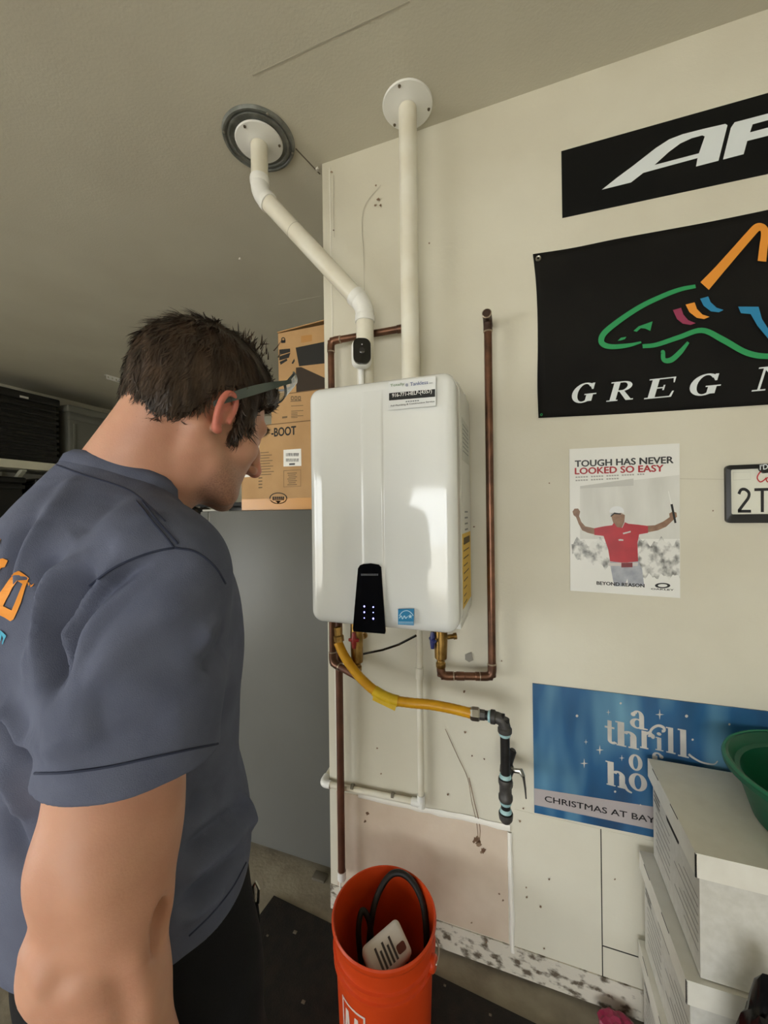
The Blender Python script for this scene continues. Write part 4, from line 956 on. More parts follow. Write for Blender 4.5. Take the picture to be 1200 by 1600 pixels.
# ------------------------------------------------------------------ orange bucket with hose and jug
bc = at_z(600, 1424, .378); BX, BY = bc.x, bc.y; BZ = .0092
M_or = mat('bucket_orange', (214, 72, 24), .4, rgb2=(204, 64, 20), scale=5)
bk = thing('orange_bucket', (BX, BY, BZ), 'orange plastic bucket on the floor below the heater', 'bucket')
prof = [(0, .0), (.126, 0), (.131, .006), (.140, .25), (.1412, .262), (.1475, .264), (.1475, .272), (.142, .275), (.1425, .290), (.149, .292), (.149, .300), (.143, .303), (.1445, .345), (.150, .350), (.1525, .358), (.1525, .366), (.149, .370), (.146, .368), (.1425, .345), (.137, .25), (.127, .012), (0, .010)]
MB().lathe(prof, (BX, BY, BZ), (0, 0, 1), 72).build('pail', M_or, bk, True, 35)
# ears and wire handle
dirc = (Vector((CAM.x, CAM.y, 0)) - Vector((BX, BY, 0))).normalized(); sid = Vector((-dirc.y, dirc.x, 0))
ea = (sid * .88 + dirc * .42).normalized()
if ea.x < 0: ea = (-sid * .88 + dirc * .42).normalized()
for s in (1, -1):
    c = Vector((BX, BY, BZ + .287)) + ea * s * .143
    MB().lathe([(.020, 0), (.020, .010), (.016, .014), (0, .014)], c, ea * s, 16).build('handle_ear', M_or, bk, True)
hp = []; tn = Vector((-ea.y, ea.x, 0)); 
if tn.dot(dirc) > 0: tn = -tn
for k in range(25):
    a_ = math.pi * k / 24; hp.append(Vector((BX, BY, BZ + .287)) + ea * math.cos(a_) * .158 + tn * math.sin(a_) * .162 + Vector((0, 0, -.06 * math.sin(a_))))
MB().tube(hp, .0021, 8).build('wire_handle', M_steel, bk, True)
# logo square on the pail
def pail_pt(ang, z, h=0.0):
    r = float(np.interp(z, [.006, .25], [.131, .140])) + .0004 + h
    d = dirc * math.cos(ang) + sid * math.sin(ang); return Vector((BX, BY, BZ + z)) + d * r
lu = at_d(541, 1575, 1.02); la = math.atan2((lu - Vector((BX, BY, 0))).dot(sid), (lu - Vector((BX, BY, 0))).dot(dirc))
def decal(quads, m, name, h):
    mb = MB()
    for q in quads:
        # subdivide each quad so that it hugs the wall of the pail
        n = 6; P = lambda s, t: ((q[0][0] * (1 - s) + q[1][0] * s) * (1 - t) + (q[3][0] * (1 - s) + q[2][0] * s) * t, (q[0][1] * (1 - s) + q[1][1] * s) * (1 - t) + (q[3][1] * (1 - s) + q[2][1] * s) * t)
        vs = [pail_pt(la + P(i / n, j / n)[0], P(i / n, j / n)[1], h) for j in range(n + 1) for i in range(n + 1)]
        mb.add(vs, [(j * (n + 1) + i, j * (n + 1) + i + 1, (j + 1) * (n + 1) + i + 1, (j + 1) * (n + 1) + i) for j in range(n) for i in range(n)])
    return mb.build(name, m, bk, True, 180)
sA = .30
Q = lambda x0, y0, x1, y1, k=0.0: [(x0, y0), (x1, y0), (x1 + k, y1), (x0 + k, y1)]
M_logow = mat('logo_white', (226, 206, 196), .5)
decal([Q(-sA, .04, sA, .046), Q(-sA, .219, sA, .225), Q(-sA, .046, -sA + .04, .219), Q(sA - .04, .046, sA, .219)], M_logow, 'logo_frame', .0006)
decal([Q(-.24 + .12 * k, .135, -.18 + .12 * k, .205, .06 if k % 2 == 0 else -.04) for k in range(4)], M_logow, 'logo_stencil', .0006)
decal([Q(-.24 + .10 * k, .06, -.185 + .10 * k, .122, -.03 if k % 2 == 0 else .04) for k in range(5)], M_logow, 'logo_stencil', .0006)
# hose coil
M_hose = mat('hose_black', (28, 25, 23), .5)
hs = thing('black_hose', (BX, BY, BZ + .02), 'black rubber hose coiled inside the orange bucket', 'hose')
cB = Vector((BX, BY, BZ))
rt = Vector((CR.x, CR.y, 0)).normalized(); fw = Vector((CF.x, CF.y, 0)).normalized()
big = [cB + rt * x + fw * y + Vector((0, 0, z)) for x, y, z in ((-.055, .0, .06), (-.05, .03, .20), (-.03, .075, .315), (.02, .11, .372), (.075, .105, .372), (.118, .06, .335), (.125, .01, .25), (.11, -.02, .12), (.07, -.05, .05))]
MB().tube(smooth_line([tuple(p) for p in big], 8), .0095, 12).build('hose_loop', M_hose, hs, True, 180)
sml = [cB + rt * x + fw * y + Vector((0, 0, z)) for x, y, z in ((-.045, -.03, .04), (-.062, .0, .16), (-.078, .03, .27), (-.068, .055, .315), (-.045, .05, .28), (-.035, .03, .18), (-.02, .0, .05))]
MB().tube(smooth_line([tuple(p) for p in sml], 8), .0085, 12).build('hose_loop', M_hose, hs, True, 180)
lowl = [cB + rt * .088 * math.cos(t) + fw * .088 * math.sin(t) + Vector((0, 0, .045 + .035 * k / 40)) for k, t in enumerate(np.linspace(0, 4 * math.pi, 41))]
MB().tube(lowl, .009, 10).build('hose_coil', M_hose, hs, True, 180)
md = [cB + rt * x + fw * y + Vector((0, 0, z)) for x, y, z in ((-.04, .06, .12), (.0, .075, .215), (.045, .065, .20), (.075, .03, .12), (.08, .0, .06))]
MB().tube(smooth_line([tuple(p) for p in md], 8), .009, 12).build('hose_loop', M_hose, hs, True, 180)
# white jug leaning in the bucket
jb = thing('white_jug', cB + Vector((0, 0, .1)), 'white plastic jug with dark label leaning inside the orange bucket', 'jug')
jc = at_d(612, 1478, 1.075); jx = (at_d(632, 1462, 1.10) - at_d(590, 1500, 1.06)).normalized(); 
jn = (CAM - jc).normalized(); jn = (jn - jx * jn.dot(jx) + Vector((0, 0, .25))).normalized(); jn = (jn - jx * jn.dot(jx)).normalized(); jy = jn.cross(jx)
RJ = Matrix((jx, jy, jn)).transposed().to_4x4(); RJ.translation = jc - jn * .03
M_jug = mat('jug_white', (214, 205, 196), .4)
MB().rbox((-.075, -.042, -.03), (.045, .042, .03), .014, 4, RJ).build('jug_body', M_jug, jb, True, 50)
FJ = lambda x, y, h=0.0: RJ @ Vector((x, y, .0302 + h))
MB().poly([rrect(.008, -.026, .034, -.006, .006)], FJ, .0004).build('grip_hole', mat('jug_hole', (96, 40, 26), .6), jb)
mb = MB()
for k in range(5): mb.poly([[(-.045 + k * .011, -.03), (-.039 + k * .011, -.03), (-.039 + k * .011, .02 - .012 * (k % 2)), (-.045 + k * .011, .02 - .012 * (k % 2))]], FJ, .0004)
mb.build('label_print', mat('jug_ink', (60, 50, 48), .5), jb)
# ------------------------------------------------------------------ grey fridge seen from its side
YF = 1.485
fx0, fx1 = at_y(327, 900, YF).x, XC - 0.012
FZ = at_y(420, 797, YF).z
M_frg = mat('fridge_grey', (98, 98, 94), .4, rgb2=(94, 94, 90), scale=3, spec=.4)
M_seal = mat('seal_white', (206, 204, 196), .5)
fr_ = thing('fridge', ((fx0 + fx1) / 2, YF + .3, 0), 'grey fridge with plain side panel standing behind the wall edge', 'fridge')
MB().rbox((fx0, YF, .035), (fx1, YF + .70, FZ), .006, 2).build('cabinet', M_frg, fr_, True)
MB().rbox((fx0 - .058, YF + .006, .06), (fx0 - .009, YF + .694, FZ - .002), .007, 2).build('door', M_frg, fr_, True)
MB().box((fx0 - .010, YF + .012, .07), (fx0 + .001, YF + .688, FZ - .008)).build('door_seal', M_seal, fr_)
MB().rbox((fx0 - .05, YF + .012, FZ - .002), (fx0 + .075, YF + .055, FZ + .008), .003, 2).build('hinge_cover', mat('hinge_grey', (176, 174, 166), .4), fr_, True)
MB().lathe([(.007, 0), (.007, .010), (0, .011)], (fx0 + .035, YF + .03, FZ + .007), (0, 0, 1), 10).build('hinge_pin', M_steel, fr_, True)
for xx in (fx0 + .05, fx1 - .05):
    for yy in (YF + .05, YF + .64):
        MB().lathe([(0, 0), (.02, 0), (.02, .036), (0, .036)], (xx, yy, 0), (0, 0, 1), 12).build('foot', M_plas, fr_, True)

# ------------------------------------------------------------------ cardboard boxes on the fridge
M_card = mat('cardboard', (188, 150, 104), .75, rgb2=(178, 140, 95), scale=8, bump=.05, bscale=200)
M_cardshade = mat('cardboard_gap_shade', (120, 92, 62), .8)
M_cardk = mat('print_black', (34, 33, 31), .7); M_cardg = mat('print_grey', (112, 92, 66), .7)
M_tape2 = mat('packing_tape', (206, 150, 84), .25)
Y1 = YF + .03
def card_box(x0, x1, y0, y1, z0, z1, label, open_top=False):
    b = thing('cardboard_box', ((x0 + x1) / 2, (y0 + y1) / 2, z0), label, 'box', 'cardboard boxes on the fridge')
    t = .004
    MB().box((x0, y0, z0), (x1, y0 + t, z1)).build('front_wall', M_card, b)
    MB().box((x0, y1 - t, z0), (x1, y1, z1)).build('back_wall', M_card, b)
    MB().box((x0, y0 + t, z0), (x0 + t, y1 - t, z1)).build('side_wall', M_card, b)
    MB().box((x1 - t, y0 + t, z0), (x1, y1 - t, z1)).build('side_wall', M_card, b)
    MB().box((x0 + t, y0 + t, z0), (x1 - t, y1 - t, z0 + t)).build('bottom', M_card, b)
    if not open_top:
        m_ = (y0 + y1) / 2
        MB().box((x0, y0, z1 + .0002), (x1, m_ - .001, z1 + .004)).build('flap', M_cardshade, b)  # front flap coloured dark to draw the shadow gap between stacked boxes
        MB().box((x0, m_ + .001, z1 + .0002), (x1, y1, z1 + .004)).build('flap', M_card, b)
    return b
bx0 = at_y(378, 797, Y1).x; bz1 = at_y(440, 661, Y1).z; FZ1 = FZ + .0005
bxa = card_box(bx0, -.735, Y1, Y1 + .36, FZ1, bz1 - .004, 'large cardboard box with oval logo resting on the fridge')
FBx = pix_F(Y1); WB = plane_F((0, Y1, 0), (1, 0, 0), (0, 0, 1))
def quad(pts, m, par, name, F=FBx, h=.0005): return MB().poly([pts], F, h).build(name, m, par)
def btext(body, a, b, vt, m, par, Y, bold=.02, F=None, h=.0006):
    p, q, r = at_y(*a, Y), at_y(*b, Y), at_y(a[0], vt, Y); mb = MB()
    text_into(mb, body, plane_F((0, Y, 0), (1, 0, 0), (0, 0, 1)), p.x, p.z, q.x, r.z, h, bold); return mb.build('lettering', m, par)
btext('-BOOT', (424, 683), (463, 680), 669, M_cardk, bxa, Y1, .035)
quad([(379, 690), (405, 688), (405, 744), (379, 746)], mat('label_white', (236, 234, 228), .5), bxa, 'paper_label')
quad([(443, 703), (470.5, 701), (471, 728), (443, 729)], MATS['label_white'], bxa, 'barcode_label')
mb = MB()
for va in (708, 716.5):
    for k in range(15):
        u = 447 + k * 1.35; mb.poly([[(u, va), (u + random.choice((.5, .8, 1.1)), va), (u + .6, va + 5), (u, va + 5)]], FBx, .0009)
mb.poly([[(452, 724), (461, 723.5), (461, 726.5), (452, 727)]], FBx, .0009)
mb.build('barcode_print', mat('ink_mid', (90, 90, 92), .6), bxa)
mb = MB(); sq = [(443.5, 735.5), (470, 734), (470, 759.5), (443.5, 761)]
mb.poly([ribbon(sq + [sq[0]], .8)], FBx, .0006)
for k in range(7): mb.poly([[(449 + (k % 3), 739 + k * 3), (464 - (k % 2) * 2, 738.4 + k * 3), (464 - (k % 2) * 2, 739.6 + k * 3), (449 + (k % 3), 740.2 + k * 3)]], FBx, .0006)
for k in range(9): mb.poly([[(407, 707 + k * 4.3), (420 + (k * 5) % 9, 706 + k * 4.3), (420 + (k * 5) % 9, 707.2 + k * 4.3), (407, 708.2 + k * 4.3)]], FBx, .0006)
for k in range(4): mb.poly([[(404, 746 + k * 5), (410, 745.7 + k * 5), (410, 747.5 + k * 5), (404, 748 + k * 5)]], FBx, .0006)
mb.build('small_print', M_cardg, bxa)
mb = MB(); mb.poly([ell(435, 778.5, 14, 9, 30), ell(435, 778.5, 12.3, 7.6, 30)], FBx, .0006); mb.build('oval_logo', M_cardk, bxa)
btext('Elpaso', (425.5, 781.5), (445, 781), 775.5, M_cardk, bxa, Y1, .03) if False else None
mb = MB()
for k in range(6): mb.poly([[(426 + k * 3.1, 776), (428.4 + k * 3.1, 775.8), (428.4 + k * 3.1, 781.5), (426 + k * 3.1, 781.7)]], FBx, .0006)
mb.poly([[(430, 782.5), (440, 782.5), (435, 786.5)]], FBx, .0006)
mb.build('oval_logo', M_cardk, bxa)
pt = at_y(430, 779, Y1).z
MB().box((bx0 - .0006, Y1 - .0006, FZ1 + .001), (-.735, Y1, pt)).build('tape', M_tape2, bxa)
# middle box
Y2 = Y1 + .012; mz1 = at_y(460, 613, Y2).z; mx0 = at_y(424, 640, Y2).x
bxb = card_box(mx0, -.735, Y2, Y2 + .33, bz1 + .0008, mz1 - .004, 'flat cardboard box, middle of the pile on the fridge')
F2 = pix_F(Y2)
mb = MB()
for k in range(3): mb.poly([rrect(454.5 + k * 5.6, 619, 459 + k * 5.6, 625.5, 1.2), rrect(455.8 + k * 5.6, 620.5, 457.8 + k * 5.6, 624, .5)], F2, .0006)
mb.poly([[(454, 626.5), (471, 625.5), (471, 626.8), (454, 627.8)]], F2, .0006)
for k in range(3): mb.poly([[(455, 634 + k * 8), (474, 633 + k * 8), (474, 634 + k * 8), (455, 635 + k * 8)]], F2, .0006)
for k in range(4): mb.poly([[(455, 645 + k * 2.4), (465, 644.5 + k * 2.4), (465, 645.5 + k * 2.4), (455, 646 + k * 2.4)]], F2, .0006)
mb.poly([[(441, 651), (449, 650), (449, 653), (441, 654)]], F2, .0006)
mb.build('small_print', M_cardg, bxb)
# top box with flap ajar
Y3 = Y1 + .02; tx0 = at_y(435, 560, Y3).x; tz1 = at_y(435, 521, Y3).z
bxc = card_box(tx0, -.735, Y3, Y3 + .32, mz1 + .0008, tz1, 'cardboard box with black print and lifted flap, topmost on the fridge', True)
m_ = Y3 + .16
MB().obox(((tx0 - .735) / 2, Y3 + .075, tz1 + .020), (1, 0, .06), (0, 1, .10), (0, -.10, 1), (-.735 - tx0) / 2, .082, .002).build('flap', M_card, bxc)
MB().box((tx0, m_ + .004, tz1 + .001), (-.735, Y3 + .32, tz1 + .005)).build('flap', M_card, bxc)
F3 = pix_F(Y3)
sc_ = lambda x, y: (360 + x / 4.706, 480 + y / 4.706)
quad([sc_(*p) for p in ((480, 298), (700, 252), (700, 412), (505, 435))], M_cardk, bxc, 'black_print', F3)
quad([sc_(*p) for p in ((482, 445), (520, 440), (705, 525), (705, 600), (485, 628))], mat('print_brown', (52, 40, 28), .7), bxc, 'black_print', F3)
mb = MB()
for (a, b, c, d) in (((360, 312), (440, 304), (440, 330), (360, 352)), ((360, 362), (442, 334), (430, 372), (360, 392)), ((362, 402), (415, 378), (420, 392), (370, 424)), ((450, 412), (470, 378), (474, 396), (460, 418))):
    mb.poly([[sc_(*a), sc_(*b), sc_(*c), sc_(*d)]], F3, .0005)
mb.build('black_print', M_cardk, bxc)
mb = MB(); mb.poly([ell(*sc_(389, 236), 3.2, 3.2, 16), ell(*sc_(389, 236), 1.8, 1.8, 12)], F3, .0005); mb.poly([[sc_(372, 246), sc_(406, 242), sc_(404, 262), sc_(374, 264)]], F3, .0005); mb.build('lock_symbol', M_cardk, bxc)
quad([sc_(520, 212), sc_(600, 202), sc_(600, 250), sc_(520, 262)], mat('tape_patch', (182, 132, 74), .4), bxc, 'tape', F3)

# ------------------------------------------------------------------ wall shelf with totes, far left
XS0 = -4.45
sA, sB = at_x(0, 716, XS0), at_x(88, 728, XS0)
zs_ = sA.z
shelf = thing('wall_shelf', (-4.72, 3.0, zs_ - .06), 'long white shelf on the left garage wall holding black totes', 'shelf')
M_shw = mat('shelf_white', (226, 224, 204), .6)
MB().box((XL, 1.2, zs_ - .075), (XS0, YB, zs_)).build('board', M_shw, shelf)
for yy in (1.36, 2.395, 3.395):
    MB().box((XL, yy, zs_ - .40), (XL + .04, yy + .04, zs_ - .075)).build('bracket', M_shw, shelf)
    MB().obox((XL + .22, yy + .02, zs_ - .22), (.82, 0, .57), (0, 1, 0), (-.57, 0, .82), .26, .018, .018).build('bracket', M_shw, shelf)
M_tote = mat('tote_black', (30, 30, 29), .35); M_toteg = mat('tote_grey', (112, 112, 104), .45)
def tote(y0, y1, z0, h, label, ridges, m):
    t = thing('storage_tote', (XS0 - .02, (y0 + y1) / 2, z0), label, 'tote', 'totes on the wall shelf')
    x1 = XS0 - .03; x0 = XL + .04
    MB().rbox((x0, y0 + .02, z0 + .001), (x1, y1 - .02, z0 + h * .9), .02, 3).build('tub', m, t, True)
    MB().rbox((x0 - .005, y0, z0 + h * .88), (x1 + .02, y1, z0 + h), .016, 3).build('lid', m, t, True)
    if ridges:
        for k in range(9):
            zz = z0 + h * (.06 + .09 * k)
            MB().rbox((x1 - .01, y0 + .012, zz), (x1 + .012, y1 - .012, zz + h * .05), .006, 2).build('rib', m, t, True)
        MB().rbox((x1 + .018, (y0 + y1) / 2 - .05, z0 + h * .90), (x1 + .024, (y0 + y1) / 2 + .02, z0 + h * .93), .002, 2).build('latch_mark', M_seal, t)
    else:
        MB().rbox((x1 - .01, y0 + .01, z0 + h * .76), (x1 + .014, y1 - .01, z0 + h * .84), .006, 2).build('rib', m, t, True)
        for k in range(3):
            ya = y0 + .06 + k * (y1 - y0 - .1) / 3
            MB().rbox((x1 - .012, ya, z0 + .03), (x1 + .010, ya + .03, z0 + h * .70), .006, 2).build('rib', m, t, True)
    return t
ya = at_x(12, 650, XS0 + .0).y; yb = at_x(96, 650, XS0).y; yc_ = at_x(102, 650, XS0).y
tote(ya - .15, yb, zs_ + .001, at_x(20, 607, XS0).z - zs_, 'black ribbed plastic tote on white shelf at far left', True, M_tote)
tote(yc_ + .03, yc_ + .95, zs_ + .001, (at_x(110, 632, XS0).z - zs_), 'grey-black storage tote with lid behind the neck of the person', False, M_toteg)
zl = zs_ - .62  # shelf and black totes added here to imitate the dark under the upper shelf
low = thing('added_lower_shelf', (-4.72, 3.0, zl - .05), 'added lower white shelf with black totes standing in for shade', 'shelf')
MB().box((XL, 1.2, zl - .05), (XS0, YB, zl)).build('board', M_shw, low)
for yy in (1.6, 2.7, 3.8): MB().box((XL, yy + .06, zl - .35), (XL + .04, yy + .10, zl - .05)).build('bracket', M_shw, low)
for k, nm in enumerate(('added black tote for the dark under the shelf, nearest the camera', 'added black tote for the dark under the shelf, in the middle', 'added black tote for the dark under the shelf, farthest from the camera')):
    tote(1.45 + k * 1.0, 2.38 + k * 1.0, zl + .001, .46, nm, False, M_tote)
# things hanging below and dark storage rack behind
M_rack = mat('rack_black', (18, 18, 18), .5)
rk = thing('storage_rack', (-2.2, 3.1, 0), 'black wire storage rack behind the fridge', 'rack')
rx0, rx1, ry0, ry1 = -3.15, -1.62, 2.75, 3.2
for xx in (rx0, rx1):
    for yy in (ry0, ry1): MB().tube([(xx, yy, 0), (xx, yy, 1.75)], .014, 10).build('post', M_rack, rk, True)
for zz in (.25, .75, 1.25, 1.62):
    sh = MB().box((rx0, ry0, zz), (rx1, ry0 + .012, zz + .03)).box((rx0, ry1 - .012, zz), (rx1, ry1, zz + .03))
    for k in range(30):
        xx = rx0 + (rx1 - rx0) * (k + .5) / 30; sh.box((xx - .004, ry0, zz + .02), (xx + .004, ry1, zz + .028))
    sh.build('wire_shelf', M_rack, rk)
M_camo = mat('camo_cloth', (60, 48, 34), .85, rgb2=(22, 20, 15), scale=16, detail=4, lo=.45, hi=.55)
g = at_y(322, 800, 2.9)
tag(crumple((g.x - .20, 2.97, 1.285 + .16), (.30, .17, .165), 4, 21, .22, 1.281).build('camo_bag', M_camo, None, True, 50), 'dark camouflage bag on the black rack under the chin of the person', 'bag')
cr = thing('black_crate', (-1.85, 2.97, 1.281), 'black slatted crate on the black rack beside cardboard box', 'crate')
k0, k1 = at_y(352, 780, 2.8).x, at_y(392, 780, 2.8).x
for k in range(5):
    zz = 1.281 + k * .07; MB().rbox((k0, 2.79, zz), (k1, 2.81, zz + .05), .004, 2).build('slat', M_tote, cr, True)
MB().box((k0, 2.815, 1.281), (k1, 3.1, 1.62 - .01)).build('liner', M_rack, cr)
for zz in (1.281 + .054, 1.281 + .194): MB().box((k0 + .01, 2.786, zz), (k1, 2.79, zz + .008)).build('chrome_strip', M_steel, cr)
# perforated white angle on the ceiling
s0, s1 = at_z(166, 588, CEIL - .02), at_z(200, 598, CEIL - .02)
dd = (s1 - s0); dd.z = 0; Ls = dd.length + .25; dd.normalize(); ee = Vector((-dd.y, dd.x, 0))
sa = thing('perforated_angle', s0, 'white perforated metal angle hanging just below the ceiling', 'bracket')
mb = MB(); hh = .045; nh = 12
for k in range(nh):
    a = s0 + dd * (Ls * k / nh); b = s0 + dd * (Ls * (k + 1) / nh); w1 = .30
    for (f0, f1, z0_, z1_) in ((0, 1, 0, hh * .3), (0, 1, hh * .7, hh), (0, w1, hh * .3, hh * .7), (1 - w1, 1, hh * .3, hh * .7)):
        p, q = a.lerp(b, f0), a.lerp(b, f1); mb.add([p + Vector((0, 0, z0_ - .025)), q + Vector((0, 0, z0_ - .025)), q + Vector((0, 0, z1_ - .025)), p + Vector((0, 0, z1_ - .025))], [(0, 1, 2, 3)])
o = mb.build('punched_strip', M_pvcw, sa); sm = o.modifiers.new('thickness', 'SOLIDIFY'); sm.thickness = .002
mid_ = s0 + dd * Ls / 2; MB().obox(mid_ + ee * .02 + Vector((0, 0, .02)), dd, ee, (0, 0, 1), Ls / 2, .02, .001).build('flange', M_pvcw, sa)
# ------------------------------------------------------------------ soft-body modelling: distance field -> mesh
class Field:
    def __init__(s, lo, hi, h):
        s.h = h; s.ax = [np.arange(lo[i], hi[i] + h, h, dtype=np.float32) for i in range(3)]
        s.d = np.full([len(a) for a in s.ax], 0.5, np.float32)
    def sub(s, lo, hi):
        sl = []; co = []
        for i in range(3):
            a = max(0, int(np.searchsorted(s.ax[i], lo[i])) - 1); b = min(len(s.ax[i]), int(np.searchsorted(s.ax[i], hi[i])) + 1)
            sl.append(slice(a, b)); sh = [1, 1, 1]; sh[i] = b - a; co.append(s.ax[i][a:b].reshape(sh))
        return tuple(sl), co
    def mix(s, fn, lo, hi, k, op):
        m = k + 4 * s.h
        sl, (X, Y, Z) = s.sub([a - m for a in lo], [a + m for a in hi])
        e = fn(X, Y, Z); d = s.d[sl]
        if e.shape != d.shape: e = np.broadcast_to(e, d.shape)
        if op == 'sub': e = -e
        if op == 'add':
            q = np.clip(0.5 + 0.5 * (d - e) / max(k, 1e-6), 0, 1); s.d[sl] = d * (1 - q) + e * q - k * q * (1 - q)
        else:
            q = np.clip(0.5 - 0.5 * (d - e) / max(k, 1e-6), 0, 1); s.d[sl] = d * (1 - q) + e * q + k * q * (1 - q)
    def ellipsoid(s, c, r, k=0.01, op='add', R=None):
        c = np.array(c, float); r = np.array(r, float)
        def fn(X, Y, Z):
            x, y, z = X - c[0], Y - c[1], Z - c[2]
            if R is not None:
                x, y, z = (R[0][0] * x + R[0][1] * y + R[0][2] * z, R[1][0] * x + R[1][1] * y + R[1][2] * z, R[2][0] * x + R[2][1] * y + R[2][2] * z)
            k0 = np.sqrt((x / r[0]) ** 2 + (y / r[1]) ** 2 + (z / r[2]) ** 2); k1 = np.sqrt((x / r[0] ** 2) ** 2 + (y / r[1] ** 2) ** 2 + (z / r[2] ** 2) ** 2)
            return (k0 * (k0 - 1) / np.maximum(k1, 1e-6)).astype(np.float32)
        m = max(r) if R is not None else r
        s.mix(fn, c - m, c + m, k, op)
    def cone(s, a, b, ra, rb, k=0.01, op='add', flat=None):
        a = np.array(a, float); b = np.array(b, float); ab = b - a; L2 = float(ab @ ab)
        def fn(X, Y, Z):
            t = np.clip(((X - a[0]) * ab[0] + (Y - a[1]) * ab[1] + (Z - a[2]) * ab[2]) / L2, 0, 1)
            dx, dy, dz = X - a[0] - t * ab[0], Y - a[1] - t * ab[1], Z - a[2] - t * ab[2]
            if flat is not None: dx, dy, dz = dx / flat[0], dy / flat[1], dz / flat[2]
            return (np.sqrt(dx * dx + dy * dy + dz * dz) - (ra + t * (rb - ra))).astype(np.float32)
        m = max(ra, rb) * (max(flat) if flat else 1); s.mix(fn, np.minimum(a, b) - m, np.maximum(a, b) + m, k, op)
    def chain(s, pts, k=0.01, op='add'):
        for (p, ra), (q, rb) in zip(pts[:-1], pts[1:]): s.cone(p, q, ra, rb, k, op)
    def half(s, p, n, k=0.004):
        """keep the side the normal points away from"""
        n = np.array(n, float); n /= np.linalg.norm(n); X, Y, Z = [s.ax[i].reshape([-1 if j == i else 1 for j in range(3)]) for i in range(3)]
        e = (X - p[0]) * n[0] + (Y - p[1]) * n[1] + (Z - p[2]) * n[2]; d = s.d
        q = np.clip(0.5 - 0.5 * (d - e) / k, 0, 1); s.d = (d * (1 - q) + e * q + k * q * (1 - q)).astype(np.float32)
    def mesh(s):
        d = s.d; n = d.shape; ins = d < 0
        dims = (n[0] - 1, n[1] - 1, n[2] - 1); cid = lambda i, j, k: (i * dims[1] + j) * dims[2] + k
        acc_i = []; acc_p = []; quads = []
        for ax in range(3):
            s0 = [slice(None)] * 3; s1 = [slice(None)] * 3; s0[ax] = slice(0, -1); s1[ax] = slice(1, None)
            A, B = ins[tuple(s0)], ins[tuple(s1)]; I = np.nonzero(A != B)
            va, vb = d[tuple(s0)][I], d[tuple(s1)][I]; t = va / (va - vb)
            P = np.stack([s.ax[c][I[c]] for c in range(3)], 1).astype(np.float64); P[:, ax] += t * s.h
            o = [c for c in range(3) if c != ax]
            if ax == 1: o = [2, 0]
            ok = np.ones(len(t), bool)
            for c in o: ok &= (I[c] > 0) & (I[c] < n[c] - 1)
            I = [x[ok] for x in I]; P = P[ok]; ina = A[tuple(I)]
            ids = []
            for (a, b) in ((-1, -1), (0, -1), (0, 0), (-1, 0)):
                J = [I[0].copy(), I[1].copy(), I[2].copy()]; J[o[0]] += a; J[o[1]] += b
                c = cid(*J); ids.append(c); acc_i.append(c); acc_p.append(P)
            Q = np.stack(ids, 1); Q[~ina] = Q[~ina][:, ::-1]; quads.append(Q)
        ai = np.concatenate(acc_i); ap = np.concatenate(acc_p); u, inv = np.unique(ai, return_inverse=True)
        cnt = np.bincount(inv).astype(float); V = np.stack([np.bincount(inv, ap[:, c]) / cnt for c in range(3)], 1)
        q = np.concatenate(quads); F = np.searchsorted(u, q)
        return V, F
def relax(V, F, it=2, lam=0.5):
    n = len(V); E = np.concatenate([F[:, [0, 1]], F[:, [1, 2]], F[:, [2, 3]], F[:, [3, 0]]])
    deg = np.bincount(E.ravel(), minlength=n).astype(float)
    for _ in range(it):
        S_ = np.zeros_like(V)
        for c in range(3): S_[:, c] = np.bincount(E[:, 0], V[E[:, 1], c], n) + np.bincount(E[:, 1], V[E[:, 0], c], n)
        V = V + lam * (S_ / np.maximum(deg, 1)[:, None] - V)
    return V
def normals(V, F):
    N = np.zeros_like(V); fn = np.cross(V[F[:, 2]] - V[F[:, 0]], V[F[:, 3]] - V[F[:, 1]])
    for k in range(4):
        for c in range(3): N[:, c] += np.bincount(F[:, k], fn[:, c], len(V))
    return N / np.maximum(np.linalg.norm(N, axis=1), 1e-12)[:, None]
def np_mesh(name, V, F, m, parent):
    me = bpy.data.meshes.new(name); V = np.asarray(V, np.float32); F = np.asarray(F, np.int32); k = F.shape[1]
    me.vertices.add(len(V)); me.vertices.foreach_set('co', V.ravel()); me.loops.add(F.size); me.loops.foreach_set('vertex_index', F.ravel())
    me.polygons.add(len(F)); me.polygons.foreach_set('loop_start', np.arange(0, F.size, k, dtype=np.int32)); me.update(calc_edges=True); me.validate()
    me.shade_smooth(); me.materials.append(m); o = bpy.data.objects.new(name, me); COL.objects.link(o); adopt(o, parent); return o

# ------------------------------------------------------------------ the person
PO = np.array((-0.550, 0.415, 0.0092)); pa_ = math.radians(46)
cf = np.array((math.cos(pa_), math.sin(pa_)))            # facing: right and away of the camera
fwd = np.array((cf[0] * CR.x + cf[1] * CF.x, cf[0] * CR.y + cf[1] * CF.y, 0)); fwd /= np.linalg.norm(fwd)
rgt = np.array((fwd[1], -fwd[0], 0)); upv = np.array((0, 0, 1.0))
BM = np.stack([rgt, fwd, upv], 1)                        # body axes as columns
toW = lambda V: np.asarray(V) @ BM.T + PO
toL = lambda P: (np.asarray(P) - PO) @ BM
per = thing('person', tuple(PO), 'person in navy t-shirt bending head down towards the heater, back to us', 'person')

